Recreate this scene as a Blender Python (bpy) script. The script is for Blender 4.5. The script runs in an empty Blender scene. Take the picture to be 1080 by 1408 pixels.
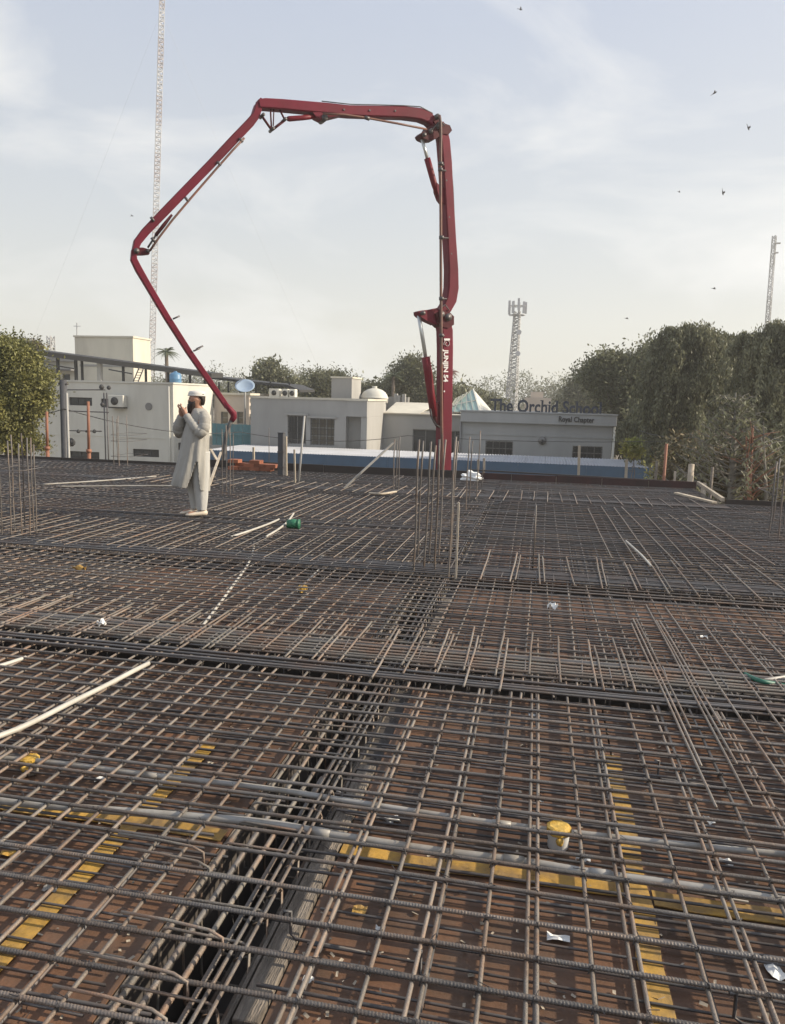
import bpy, bmesh, math, random
import numpy as np
from math import sin, cos, pi, radians, atan2, sqrt
from mathutils import Vector, Matrix

random.seed(7)
rng = np.random.default_rng(7)
sc = bpy.context.scene
col = sc.collection

# ------------------------------------------------------------------ camera
F, H = 1050.0, 1.65
YAW, PITCH, ROLL = radians(10.8), radians(8.45), radians(1.5)
CM = Matrix.Rotation(YAW, 4, 'Z') @ Matrix.Rotation(pi / 2 - PITCH, 4, 'X') @ Matrix.Rotation(ROLL, 4, 'Z')
cam = bpy.data.cameras.new('camera')
cam.sensor_fit = 'VERTICAL'
cam.sensor_height = 36.0
cam.lens = F / 1408 * 36.0
cam.clip_start, cam.clip_end = 0.05, 6000
camo = bpy.data.objects.new('camera', cam)
col.objects.link(camo)
camo.matrix_world = Matrix.Translation((0, 0, H)) @ CM
sc.camera = camo
C0 = Vector((0, 0, H))
R3 = CM.to_3x3()


def ray(x, y):
    return R3 @ Vector(((x - 540) / F, -(y - 704) / F, -1.0))


def onz(x, y, z=0.1):
    d = ray(x, y)
    return C0 + d * ((z - H) / d.z)


def at(x, y, Y):
    d = ray(x, y)
    return C0 + d * (Y / d.y)


# ------------------------------------------------------------------ world, sun
SUN_EL, SUN_AZ = radians(27), radians(80)      # azimuth from +Y towards +X
w = bpy.data.worlds.new('World')
sc.world = w
w.use_nodes = True
nt = w.node_tree
nt.nodes.clear()
N = nt.nodes.new
out = N('ShaderNodeOutputWorld')
bg = N('ShaderNodeBackground')
bg.inputs['Strength'].default_value = 0.1
sky = N('ShaderNodeTexSky')
sky.sky_type = 'NISHITA'
sky.sun_disc = False
sky.sun_elevation = SUN_EL
sky.sun_rotation = SUN_AZ
sky.air_density = 1.0
sky.dust_density = 3.5
sky.ozone_density = 1.5
tc = N('ShaderNodeTexCoord')
mp = N('ShaderNodeMapping')
mp.inputs['Scale'].default_value = (1.3, 1.6, 3.4)
mp.inputs['Rotation'].default_value = (0.12, 0.1, 0.3)
nz = N('ShaderNodeTexNoise')
nz.inputs['Scale'].default_value = 2.1
nz.inputs['Detail'].default_value = 9
nz.inputs['Roughness'].default_value = 0.55
nz.inputs['Distortion'].default_value = 0.5
rp = N('ShaderNodeValToRGB')
rp.color_ramp.elements[0].position = 0.48
rp.color_ramp.elements[0].color = (0, 0, 0, 1)
rp.color_ramp.elements[1].position = 0.70
rp.color_ramp.elements[1].color = (1, 1, 1, 1)
veil = N('ShaderNodeMixRGB')          # even high haze over the whole sky
veil.inputs['Fac'].default_value = 0.82
sep = N('ShaderNodeSeparateXYZ')
vr = N('ShaderNodeValToRGB')
E_ = vr.color_ramp.elements
E_[0].position, E_[0].color = 0.0, (.74, .715, .63, 1)
E_[1].position, E_[1].color = 1.0, (.42, .50, .66, 1)
for pos_, c_ in ((.10, (.69, .685, .64, 1)), (.22, (.58, .61, .635, 1)), (.42, (.43, .49, .61, 1))):
    e_ = E_.new(pos_)
    e_.color = c_
vs_ = N('ShaderNodeMixRGB')
vs_.blend_type = 'MULTIPLY'
vs_.inputs['Fac'].default_value = 1
vs_.inputs['Color2'].default_value = (10, 10, 10, 1)
cl = N('ShaderNodeMixRGB')            # thin cirrus
cl.inputs['Color2'].default_value = (7.6, 7.6, 7.5, 1)
L = nt.links.new
L(tc.outputs['Generated'], mp.inputs['Vector'])
L(mp.outputs['Vector'], nz.inputs['Vector'])
L(nz.outputs['Fac'], rp.inputs['Fac'])
mul = N('ShaderNodeMath')
mul.operation = 'MULTIPLY'
mul.inputs[1].default_value = 0.75
L(rp.outputs['Color'], mul.inputs[0])
L(tc.outputs['Generated'], sep.inputs[0])
L(sep.outputs['Z'], vr.inputs['Fac'])
L(vr.outputs['Color'], vs_.inputs['Color1'])
L(vs_.outputs[0], veil.inputs['Color2'])
L(sky.outputs['Color'], veil.inputs['Color1'])
L(veil.outputs['Color'], cl.inputs['Color1'])
L(mul.outputs[0], cl.inputs['Fac'])
L(cl.outputs['Color'], bg.inputs['Color'])
L(bg.outputs['Background'], out.inputs['Surface'])

sl = bpy.data.lights.new('sun', 'SUN')
sl.energy = 4.6
sl.angle = radians(1.2)
sl.color = (1.0, 0.88, 0.70)
so = bpy.data.objects.new('sun', sl)
col.objects.link(so)
sd = Vector((sin(SUN_AZ) * cos(SUN_EL), cos(SUN_AZ) * cos(SUN_EL), sin(SUN_EL)))
so.rotation_euler = sd.to_track_quat('Z', 'Y').to_euler()

sc.view_settings.view_transform = 'Standard'
sc.view_settings.look = 'None'
sc.view_settings.gamma = 1
sc.view_settings.use_curve_mapping = False
sc.view_settings.exposure = 0.5
sc.render.engine = 'CYCLES'
sc.cycles.max_bounces = 6
sc.cycles.transparent_max_bounces = 8


# ------------------------------------------------------------------ materials
def mat(name, c, rough=0.7, metal=0.0, var=0.15, scale=6.0, c2=None, f2=0.5, bump=0.0, bscale=40.0, island=0.0,
        objrand=0.0, rib=None, transl=0.0, coat=0.0, spec=None, stretch=None):
    """Principled material: noise-driven value variation, optional second colour in patches, bump, ribs."""
    m = bpy.data.materials.new(name)
    m.use_nodes = True
    t = m.node_tree
    n = t.nodes.new
    l = t.links.new
    b = t.nodes['Principled BSDF']
    b.inputs['Roughness'].default_value = rough
    b.inputs['Metallic'].default_value = metal
    if coat:
        b.inputs['Coat Weight'].default_value = coat
        b.inputs['Coat Roughness'].default_value = 0.2
    if spec is not None:
        b.inputs['Specular IOR Level'].default_value = spec
    geo = n('ShaderNodeNewGeometry')
    vec = geo.outputs['Position']
    if stretch:
        mpn = n('ShaderNodeMapping')
        mpn.inputs['Scale'].default_value = stretch
        l(vec, mpn.inputs['Vector'])
        vec = mpn.outputs['Vector']
    nz = n('ShaderNodeTexNoise')
    nz.inputs['Scale'].default_value = scale
    nz.inputs['Detail'].default_value = 6
    nz.inputs['Roughness'].default_value = 0.65
    l(vec, nz.inputs['Vector'])
    cur = None
    base = n('ShaderNodeRGB')
    base.outputs[0].default_value = (*c, 1)
    cur = base.outputs[0]
    if c2 is not None:
        nb = n('ShaderNodeTexNoise')
        nb.inputs['Scale'].default_value = scale * 0.55
        nb.inputs['Detail'].default_value = 8
        nb.inputs['Roughness'].default_value = 0.7
        l(vec, nb.inputs['Vector'])
        r = n('ShaderNodeValToRGB')
        r.color_ramp.elements[0].position = max(0.0, 0.62 - 0.3 * f2 - 0.1)
        r.color_ramp.elements[1].position = max(0.02, 0.62 - 0.3 * f2 + 0.14)
        l(nb.outputs['Fac'], r.inputs['Fac'])
        mx = n('ShaderNodeMixRGB')
        mx.inputs['Color2'].default_value = (*c2, 1)
        l(r.outputs['Color'], mx.inputs['Fac'])
        l(cur, mx.inputs['Color1'])
        cur = mx.outputs[0]
    # value = 1 + var*(noise-.5)*2 + island*(rand-.5)*2 + objrand*(rand-.5)*2
    def madd(src, k, prev):
        a = n('ShaderNodeMath')
        a.operation = 'MULTIPLY_ADD'
        a.inputs[1].default_value = 2 * k
        a.inputs[2].default_value = -k
        l(src, a.inputs[0])
        s = n('ShaderNodeMath')
        s.operation = 'ADD'
        l(a.outputs[0], s.inputs[0])
        if prev is None:
            s.inputs[1].default_value = 1.0
        else:
            l(prev, s.inputs[1])
        return s.outputs[0]
    v = madd(nz.outputs['Fac'], var * 1.8, None)
    if island:
        v = madd(geo.outputs['Random Per Island'], island, v)
    if objrand:
        oi = n('ShaderNodeObjectInfo')
        v = madd(oi.outputs['Random'], objrand, v)
    hs = n('ShaderNodeHueSaturation')
    l(cur, hs.inputs['Color'])
    l(v, hs.inputs['Value'])
    l(hs.outputs['Color'], b.inputs['Base Color'])
    nrm = None
    if bump:
        n2 = n('ShaderNodeTexNoise')
        n2.inputs['Scale'].default_value = bscale
        n2.inputs['Detail'].default_value = 5
        l(vec, n2.inputs['Vector'])
        bp = n('ShaderNodeBump')
        bp.inputs['Strength'].default_value = bump
        bp.inputs['Distance'].default_value = 0.02
        l(n2.outputs['Fac'], bp.inputs['Height'])
        nrm = bp.outputs['Normal']
    if rib:
        wv = n('ShaderNodeTexWave')
        wv.bands_direction = rib[0]
        wv.inputs['Scale'].default_value = rib[1]
        l(geo.outputs['Position'], wv.inputs['Vector'])
        bp2 = n('ShaderNodeBump')
        bp2.inputs['Strength'].default_value = rib[2]
        bp2.inputs['Distance'].default_value = 0.01
        l(wv.outputs['Fac'], bp2.inputs['Height'])
        if nrm is not None:
            l(nrm, bp2.inputs['Normal'])
        nrm = bp2.outputs['Normal']
    if nrm is not None:
        l(nrm, b.inputs['Normal'])
    if transl:
        tr = n('ShaderNodeBsdfTranslucent')
        l(hs.outputs['Color'], tr.inputs['Color'])
        ms = n('ShaderNodeMixShader')
        ms.inputs[0].default_value = transl
        l(b.outputs[0], ms.inputs[1])
        l(tr.outputs[0], ms.inputs[2])
        l(ms.outputs[0], t.nodes['Material Output'].inputs['Surface'])
    return m


M = {}
M['steel'] = mat('rebar_steel', (0.135, 0.122, 0.112), 0.5, 0.25, 0.3, 9, (0.19, 0.13, 0.09), 0.2, bump=0.3, bscale=180, objrand=0.28)
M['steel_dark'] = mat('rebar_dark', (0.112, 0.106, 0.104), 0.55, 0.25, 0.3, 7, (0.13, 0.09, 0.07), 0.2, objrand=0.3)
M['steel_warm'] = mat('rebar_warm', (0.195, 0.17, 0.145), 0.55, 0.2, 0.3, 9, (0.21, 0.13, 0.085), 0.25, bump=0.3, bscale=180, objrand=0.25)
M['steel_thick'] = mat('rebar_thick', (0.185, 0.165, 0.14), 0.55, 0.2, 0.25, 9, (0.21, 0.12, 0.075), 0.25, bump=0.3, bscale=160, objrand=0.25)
M['wire'] = mat('tie_wire', (0.06, 0.055, 0.055), 0.5, 0.5, 0.2)
M['ply'] = mat('formwork_ply', (0.165, 0.078, 0.040), 0.6, 0, 0.4, 3.2, (0.10, 0.060, 0.038), 0.6, bump=0.12, bscale=60, objrand=0.22)
M['ply_grey'] = mat('formwork_grey', (0.125, 0.088, 0.062), 0.75, 0, 0.3, 3.0, (0.085, 0.062, 0.046), 0.5, objrand=0.25)
M['ply_far'] = mat('formwork_dusty', (0.085, 0.068, 0.056), 0.8, 0, 0.3, 1.2, (0.13, 0.085, 0.05), 0.3, objrand=0.3)
M['wood'] = mat('old_timber', (0.24, 0.205, 0.17), 0.9, 0, 0.5, 5, (0.14, 0.115, 0.09), 0.5, bump=0.7, bscale=22, stretch=(9, 1.2, 8))
M['wood_pale'] = mat('pale_timber', (0.42, 0.36, 0.28), 0.85, 0, 0.25, 4, (0.3, 0.25, 0.19), 0.4, objrand=0.15)
M['yellow'] = mat('yellow_tape', (0.50, 0.29, 0.05), 0.6, 0, 0.3, 9, (0.25, 0.16, 0.065), 0.5, bump=0.3, bscale=25)
M['yellow_tape'] = mat('yellow_plug', (0.58, 0.38, 0.09), 0.5, 0, 0.25, 30, (0.45, 0.26, 0.03), 0.5, bump=0.5, bscale=40)
M['pvc'] = mat('grey_conduit', (0.33, 0.315, 0.29), 0.45, 0, 0.15, 7, (0.24, 0.21, 0.17), 0.35)
M['pvc_white'] = mat('white_conduit', (0.50, 0.47, 0.41), 0.5, 0, 0.15, 5, (0.38, 0.35, 0.30), 0.4)
M['white'] = mat('white_scrap', (0.72, 0.72, 0.70), 0.7, 0, 0.06, 12)
M['green'] = mat('green_plastic', (0.02, 0.13, 0.065), 0.5)
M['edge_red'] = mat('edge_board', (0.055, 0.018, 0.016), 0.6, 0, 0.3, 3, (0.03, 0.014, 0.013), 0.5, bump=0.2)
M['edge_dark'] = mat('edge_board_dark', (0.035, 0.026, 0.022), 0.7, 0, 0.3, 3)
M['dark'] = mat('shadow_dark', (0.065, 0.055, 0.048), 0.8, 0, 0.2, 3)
M['ground'] = mat('ground_dust', (0.26, 0.22, 0.165), 0.95, 0, 0.25, 0.35, (0.18, 0.15, 0.11), 0.4, bump=0.4, bscale=3)
M['red'] = mat('boom_red', (0.145, 0.007, 0.023), 0.55, 0, 0.2, 1.6, (0.11, 0.008, 0.018), 0.4, spec=0.22, bump=0.04, bscale=8)
M['red_dark'] = mat('boom_dark_red', (0.07, 0.007, 0.012), 0.55, 0, 0.25, 5, spec=0.2)
M['red_barrel'] = mat('cylinder_red', (0.15, 0.007, 0.016), 0.5, 0, 0.15, 4, spec=0.25)
M['chrome'] = mat('cylinder_rod', (0.55, 0.57, 0.56), 0.3, 0.5, 0.05)
M['pipe_or'] = mat('delivery_pipe', (0.20, 0.08, 0.05), 0.55, 0, 0.3, 2, (0.10, 0.06, 0.05), 0.45)
M['hose'] = mat('rubber_hose', (0.045, 0.045, 0.05), 0.6, 0, 0.3, 9, (0.14, 0.13, 0.12), 0.3)
M['gunmetal'] = mat('gunmetal', (0.10, 0.09, 0.09), 0.45, 0.5, 0.2, 8)
M['sign_white'] = mat('lettering_white', (0.75, 0.73, 0.70), 0.6)
M['wall_white'] = mat('wall_white', (0.62, 0.605, 0.54), 0.9, 0, 0.13, 0.7, (0.54, 0.52, 0.46), 0.5, stretch=(1, 1, 0.25))
M['wall_grey'] = mat('wall_grey', (0.37, 0.36, 0.34), 0.9, 0, 0.13, 0.6, (0.32, 0.31, 0.29), 0.5, stretch=(1, 1, 0.25))
M['wall_grey2'] = mat('wall_grey_cool', (0.36, 0.362, 0.355), 0.9, 0, 0.13, 0.6, (0.31, 0.313, 0.307), 0.5, stretch=(1, 1, 0.25))
M['wall_cream'] = mat('wall_cream', (0.62, 0.58, 0.48), 0.9, 0, 0.12, 0.8, (0.5, 0.46, 0.38), 0.35, stretch=(1, 1, 0.3))
M['wall_pink'] = mat('wall_pink', (0.52, 0.45, 0.38), 0.9, 0, 0.08, 0.8)
M['roof'] = mat('roof_slab', (0.5, 0.45, 0.37), 0.95, 0, 0.15, 1.5)
M['glass'] = mat('dark_glass', (0.035, 0.038, 0.042), 0.15, 0, 0.2, 2)
M['glass_brown'] = mat('brown_glass', (0.11, 0.095, 0.07), 0.25, 0, 0.3, 3)
M['frame'] = mat('window_frame', (0.19, 0.185, 0.18), 0.5, 0.2, 0.1)
M['frame_dark'] = mat('iron_dark', (0.032, 0.031, 0.031), 0.65, 0.0, 0.2, 4)
M['can_top'] = mat('sheet_white', (0.38, 0.39, 0.415), 0.6, 0.0, 0.12, 1.2, (0.31, 0.315, 0.33), 0.3)
M['can_blue'] = mat('fascia_blue', (0.05, 0.10, 0.17), 0.55, 0.1, 0.12, 1.5)
M['teal'] = mat('teal_fence', (0.10, 0.22, 0.24), 0.6, 0, 0.2, 1.5)
M['teal_glass'] = mat('teal_skylight', (0.25, 0.36, 0.33), 0.3, 0, 0.1, 1.5)
M['tank_blue'] = mat('blue_tank', (0.10, 0.22, 0.36), 0.45)
M['dish'] = mat('dish_blue', (0.30, 0.38, 0.48), 0.45, 0.0, 0.1, 1)
M['navy'] = mat('navy_letters', (0.02, 0.03, 0.055), 0.35)
M['galv'] = mat('galvanised', (0.38, 0.38, 0.38), 0.6, 0.2, 0.1, 1)
M['mast_pale'] = mat('mast_pale', (0.52, 0.52, 0.53), 0.7, 0, 0.1, 0.3)
M['mast_red'] = mat('mast_faded', (0.42, 0.38, 0.38), 0.7, 0, 0.1, 0.3)
M['rust'] = mat('rusty_prop', (0.26, 0.115, 0.07), 0.7, 0.1, 0.25, 5)
M['brick'] = mat('red_brick', (0.27, 0.095, 0.05), 0.85, 0, 0.25, 5, objrand=0.25)
M['conc'] = mat('concrete_grey', (0.36, 0.35, 0.33), 0.9, 0, 0.15, 3)
M['leaf_dark'] = mat('leaf_dark', (0.092, 0.098, 0.052), 0.6, 0, 0.5, 0.9, (0.14, 0.14, 0.075), 0.45, island=0.5, transl=0.35)
M['leaf_grey'] = mat('leaf_grey_green', (0.135, 0.14, 0.08), 0.6, 0, 0.5, 0.9, (0.18, 0.18, 0.11), 0.45, island=0.5, transl=0.35)
M['leaf_olive'] = mat('leaf_olive', (0.28, 0.26, 0.085), 0.6, 0, 0.3, 1.2, (0.19, 0.19, 0.07), 0.4, island=0.5, transl=0.3)
M['leaf_yellow'] = mat('leaf_yellow', (0.30, 0.27, 0.05), 0.6, 0, 0.25, 2, (0.14, 0.17, 0.05), 0.4, island=0.4, transl=0.3)
M['leaf_dry'] = mat('leaf_dry', (0.17, 0.125, 0.065), 0.8, 0, 0.3, 1.5, (0.09, 0.085, 0.045), 0.5, island=0.5, transl=0.15)
M['palm'] = mat('palm_leaf', (0.10, 0.115, 0.055), 0.55, 0, 0.2, 1, island=0.35, transl=0.2)
M['palm_dry'] = mat('palm_dry', (0.26, 0.15, 0.12), 0.7, 0, 0.2, 1, island=0.35, transl=0.2)
M['bark'] = mat('bark', (0.14, 0.11, 0.085), 0.95, 0, 0.3, 4, bump=0.6, bscale=14)
M['bark_grey'] = mat('bark_grey', (0.19, 0.175, 0.15), 0.95, 0, 0.3, 4, bump=0.5, bscale=14)
M['bird'] = mat('bird_dark', (0.06, 0.055, 0.055), 0.8)
M['skin'] = mat('skin', (0.36, 0.19, 0.125), 0.55, 0, 0.08, 12)
M['cloth'] = mat('kurta_cloth', (0.335, 0.32, 0.29), 0.95, 0, 0.14, 5, (0.28, 0.265, 0.235), 0.3, bump=0.9, bscale=9, stretch=(1, 1, .35))
M['cloth_white'] = mat('trouser_cloth', (0.42, 0.41, 0.385), 0.95, 0, 0.1, 6, bump=0.7, bscale=10, stretch=(1, 1, .4))
M['cap'] = mat('cap_cloth', (0.60, 0.575, 0.53), 0.95, 0, 0.05, 30)
M['hair'] = mat('hair_dark', (0.018, 0.010, 0.008), 0.7, 0, 0.3, 40)
M['shoe'] = mat('shoe_pale', (0.62, 0.53, 0.42), 0.7)
M['eye'] = mat('eye_dark', (0.02, 0.015, 0.012), 0.3)
M['clad'] = mat('clad_column', (0.075, 0.075, 0.08), 0.6, 0.2, 0.25, 4)

# ------------------------------------------------------------------ mesh helpers
OFF = {}


class MB:
    def __init__(self):
        self.v, self.f = [], []

    def add(self, vs, fs):
        k = len(self.v)
        self.v.extend([tuple(p) for p in vs])
        self.f.extend([tuple(i + k for i in q) for q in fs])
        return self

    def box(self, c, s, rot=None):
        hx, hy, hz = s[0] / 2, s[1] / 2, s[2] / 2
        vs = [Vector((sx * hx, sy * hy, sz * hz)) for sz in (-1, 1) for sy in (-1, 1) for sx in (-1, 1)]
        if rot is not None:
            vs = [rot @ p for p in vs]
        c = Vector(c)
        return self.add([p + c for p in vs], [(0, 2, 3, 1), (4, 5, 7, 6), (0, 1, 5, 4), (2, 6, 7, 3), (0, 4, 6, 2), (1, 3, 7, 5)])

    def bx(self, x0, x1, y0, y1, z0, z1):
        return self.box(((x0 + x1) / 2, (y0 + y1) / 2, (z0 + z1) / 2), (abs(x1 - x0), abs(y1 - y0), abs(z1 - z0)))

    def bar(self, a, b, w, h=None):
        """square bar from a to b"""
        a, b = Vector(a), Vector(b)
        d = b - a
        q = d.to_track_quat('Z', 'Y').to_matrix()
        return self.box((a + b) / 2, (w, h or w, d.length), q)

    def tube(self, pts, r, sides=6, caps=True):
        pts = [Vector(p) for p in pts]
        n = len(pts)
        rs = r if isinstance(r, (list, tuple)) else [r] * n
        vs, fs = [], []
        up = None
        for i, p in enumerate(pts):
            t = (pts[min(i + 1, n - 1)] - pts[max(i - 1, 0)]).normalized()
            if up is None:
                up = Vector((0, 0, 1)) if abs(t.z) < 0.9 else Vector((1, 0, 0))
            s = t.cross(up)
            if s.length < 1e-6:
                s = t.orthogonal()
            s.normalize()
            up = s.cross(t).normalized()
            for k in range(sides):
                a = 2 * pi * k / sides
                vs.append(p + (s * cos(a) + up * sin(a)) * rs[i])
        for i in range(n - 1):
            for k in range(sides):
                k2 = (k + 1) % sides
                fs.append((i * sides + k, i * sides + k2, (i + 1) * sides + k2, (i + 1) * sides + k))
        if caps:
            fs.append(tuple(range(sides - 1, -1, -1)))
            fs.append(tuple((n - 1) * sides + k for k in range(sides)))
        return self.add(vs, fs)

    def rings(self, rings, closed_ends=True):
        """loft of rings with equal vertex counts"""
        m = len(rings[0])
        vs = [p for r in rings for p in r]
        fs = []
        for i in range(len(rings) - 1):
            for k in range(m):
                k2 = (k + 1) % m
                fs.append((i * m + k, i * m + k2, (i + 1) * m + k2, (i + 1) * m + k))
        if closed_ends:
            fs.append(tuple(range(m - 1, -1, -1)))
            fs.append(tuple((len(rings) - 1) * m + k for k in range(m)))
        return self.add(vs, fs)

    def prism(self, poly, ext):
        """poly: list of 3D points, ext: extrusion vector"""
        n = len(poly)
        ext = Vector(ext)
        vs = [Vector(p) for p in poly] + [Vector(p) + ext for p in poly]
        fs = [tuple(range(n - 1, -1, -1)), tuple(range(n, 2 * n))]
        fs += [(i, (i + 1) % n, n + (i + 1) % n, n + i) for i in range(n)]
        return self.add(vs, fs)

    def build(self, name, m, parent=None, smooth=False, bevel=0.0, fix=True):
        me = bpy.data.meshes.new(name)
        off = OFF.get(parent.name, Vector((0, 0, 0))) if parent is not None else Vector((0, 0, 0))
        me.from_pydata([tuple(Vector(p) - off) for p in self.v], [], self.f)
        if fix:
            bm = bmesh.new()
            bm.from_mesh(me)
            bmesh.ops.recalc_face_normals(bm, faces=bm.faces)
            if bevel:
                bmesh.ops.bevel(bm, geom=[e for e in bm.edges if e.calc_face_angle(0) > 0.5], offset=bevel, segments=1, affect='EDGES')
            bm.to_mesh(me)
            bm.free()
        me.materials.append(m)
        if smooth:
            me.shade_smooth()
        o = bpy.data.objects.new(name, me)
        col.objects.link(o)
        if parent is not None:
            o.parent = parent
            OFF[o.name] = off
        else:
            OFF[o.name] = Vector((0, 0, 0))
        return o


def tag(o, label=None, cat=None, group=None, kind=None):
    if label:
        o['label'] = label
    if cat:
        o['category'] = cat
    if group:
        o['group'] = group
    if kind:
        o['kind'] = kind
    return o


def thing(name, loc, label, cat, group=None):
    o = bpy.data.objects.new(name, None)
    o.empty_display_size = 0.2
    o.location = loc
    col.objects.link(o)
    OFF[o.name] = Vector(loc)
    return tag(o, label, cat, group)


def inst(name, me, parent, loc, scale=(1, 1, 1), rot=(0, 0, 0)):
    o = bpy.data.objects.new(name, me)
    o.parent = parent
    o.location = Vector(loc) - OFF.get(parent.name, Vector((0, 0, 0)))
    o.scale = scale
    o.rotation_euler = rot
    col.objects.link(o)
    return o


def base_of(mb):
    xs = np.array(mb.v)
    return Vector((xs[:, 0].mean(), xs[:, 1].mean(), xs[:, 2].min()))


def single(mb, name, m, label, cat, group=None, smooth=False, bevel=0.0):
    """a one-mesh thing with its origin at its base"""
    p = base_of(mb)
    o = bpy.data.objects.new('tmp', None)
    OFF['tmp0'] = p
    me_o = None
    mb.v = [tuple(Vector(q) - p) for q in mb.v]
    me_o = mb.build(name, m, None, smooth, bevel)
    me_o.location = p
    OFF[me_o.name] = p
    bpy.data.objects.remove(o)
    return tag(me_o, label, cat, group)


# ------------------------------------------------------------------ setting: ground and slab formwork
GZ = -4.2
mb = MB()
mb.add([(-3000, -3000, GZ), (3000, -3000, GZ), (3000, 3000, GZ), (-3000, 3000, GZ)], [(0, 1, 2, 3)])
tag(mb.build('ground', M['ground']), kind='structure')

YB, YR, XN, XL, XR = 15.25, 13.15, 2.95, -15.0, 9.0     # back edge, right back edge, notch x, left, right
TX0, TX1 = -1.06, -0.735                                  # long beam trench
TA0, TA1 = 4.22, 4.66                                    # near cross trench
TB0, TB1 = 6.62, 7.02                                    # column cross trench
TC0, TC1 = 12.3, 12.7                                    # far cross trench


def in_slab(x, y):
    return XL <= x <= XR and -1.5 <= y <= (YB if x < XN else YR)


deck = MB()
xs = [XL, TX0, TX1, XN, XR]
ys = [-1.5, TA0, TA1, TB0, TB1, TC0, TC1, YR, YB]
for i in range(len(xs) - 1):
    for j in range(len(ys) - 1):
        cx, cy = (xs[i] + xs[i + 1]) / 2, (ys[j] + ys[j + 1]) / 2
        if not in_slab(cx, cy):
            continue
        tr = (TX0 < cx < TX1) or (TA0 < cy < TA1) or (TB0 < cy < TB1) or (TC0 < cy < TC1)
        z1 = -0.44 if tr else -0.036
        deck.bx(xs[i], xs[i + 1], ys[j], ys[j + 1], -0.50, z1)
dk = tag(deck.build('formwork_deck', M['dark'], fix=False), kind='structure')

# formwork panels laid on the deck, joint gaps left open
pm = MB().box((0, 0, 0), (1, 1, 1))
panel_me = bpy.data.meshes.new('formwork_panel')
panel_me.from_pydata(pm.v, [], pm.f)
panel_me.materials.append(M['ply'])
panel_g = panel_me.copy()
panel_g.materials[0] = M['ply_grey']
panel_f = panel_me.copy()
panel_f.materials[0] = M['ply_far']


def cuts(a, b, step, fixed=()):
    pts = sorted([a, b] + [f for f in fixed if a < f < b])
    res = []
    for p, q in zip(pts, pts[1:]):
        n = max(1, round((q - p) / step))
        res += [(p + (q - p) * k / n, p + (q - p) * (k + 1) / n) for k in range(n)]
    return res


npan = 0
for (x0, x1) in ((XL, TX0 - 0.02), (TX1 + 0.088, XR)):
    for (y0, y1) in ((-0.3, TA0 - 0.03), (TA1 + 0.03, TB0 - 0.03), (TB1 + 0.03, TC0 - 0.03), (TC1 + 0.03, YB)):
        far = y0 > 7
        for (a, b) in cuts(x0, x1, 1.5 if far else 1.05, (-1.46, 0.41, XN)):
            for (c, d) in cuts(y0, y1, 1.5 if far else 0.95, (2.5, YR)):
                if not in_slab((a + b) / 2, (c + d) / 2):
                    continue
                # only what the photograph can show
                if abs((a + b) / 2 + 0.19 * (c + d) / 2) > 0.62 * (c + d) / 2 + 2.2:
                    continue
                o = inst('formwork_panel', (panel_f if random.random() < .85 else panel_me) if far else (panel_g if b < -3 and random.random() < 0.5 else panel_me), dk,
                         ((a + b) / 2, (c + d) / 2, -0.018 + random.uniform(-0.002, 0.002)),
                         (b - a - 0.008, d - c - 0.008, 0.03),
                         (random.uniform(-.002, .002), random.uniform(-.002, .002), random.uniform(-.001, .001)))
                npan += 1
# weathered edge planks beside the long trench
for k in range(10):
    y0 = 0.2 + k * 1.5
    if any(y0 < t1 and y0 + 1.47 > t0 for t0, t1 in ((TA0, TA1), (TB0, TB1), (TC0, TC1))):
        continue
    MB().bx(TX1 + 0.012, TX1 + 0.086, y0, y0 + 1.47, -0.03, 0.012 + random.uniform(-.003, .003)).build('edge_plank', M['wood'], dk, bevel=0.003)
# trench side boards
for x in (TX0 - 0.012, TX1 - 0.006):
    for (y0, y1) in ((0.0, TA0), (TA1, TB0), (TB1, TC0)):
        MB().bx(x - 0.006, x + 0.006, y0, y1, -0.44, -0.005).build('side_board', M['wood'], dk)
# yellow strips over the panel joints
def strip(x0, x1, y0, y1):
    n = max(2, int(max(x1 - x0, y1 - y0) / 0.12))
    m_ = MB()
    lng_x = (x1 - x0) > (y1 - y0)
    prof = []
    for k in range(n + 1):
        t = k / n
        j = random.uniform(-.006, .006)
        z = 0.004 + random.uniform(0, .003)
        if lng_x:
            x = x0 + (x1 - x0) * t
            prof.append(((x, y0 + j, z), (x, y1 + j, z)))
        else:
            y = y0 + (y1 - y0) * t
            prof.append(((x0 + j, y, z), (x1 + j, y, z)))
    vs, fs = [], []
    for (a, b) in prof:
        vs += [a, b, (a[0], a[1], a[2] - .004), (b[0], b[1], b[2] - .004)]
    for k in range(n):
        i = 4 * k
        fs += [(i, i + 1, i + 5, i + 4), (i + 1, i + 3, i + 7, i + 5), (i, i + 4, i + 6, i + 2)]
    m_.add(vs, fs)
    return m_.build('joint_strip', M['yellow'], dk)


strip(0.37, 0.445, 1.2, 3.55)
strip(-1.50, -1.43, 1.2, 3.2)
strip(-2.6, TX0 - .03, 2.475, 2.55)
strip(TX1 + .095, 0.36, 2.475, 2.55)
strip(0.455, 1.7, 2.45, 2.53)

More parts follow.
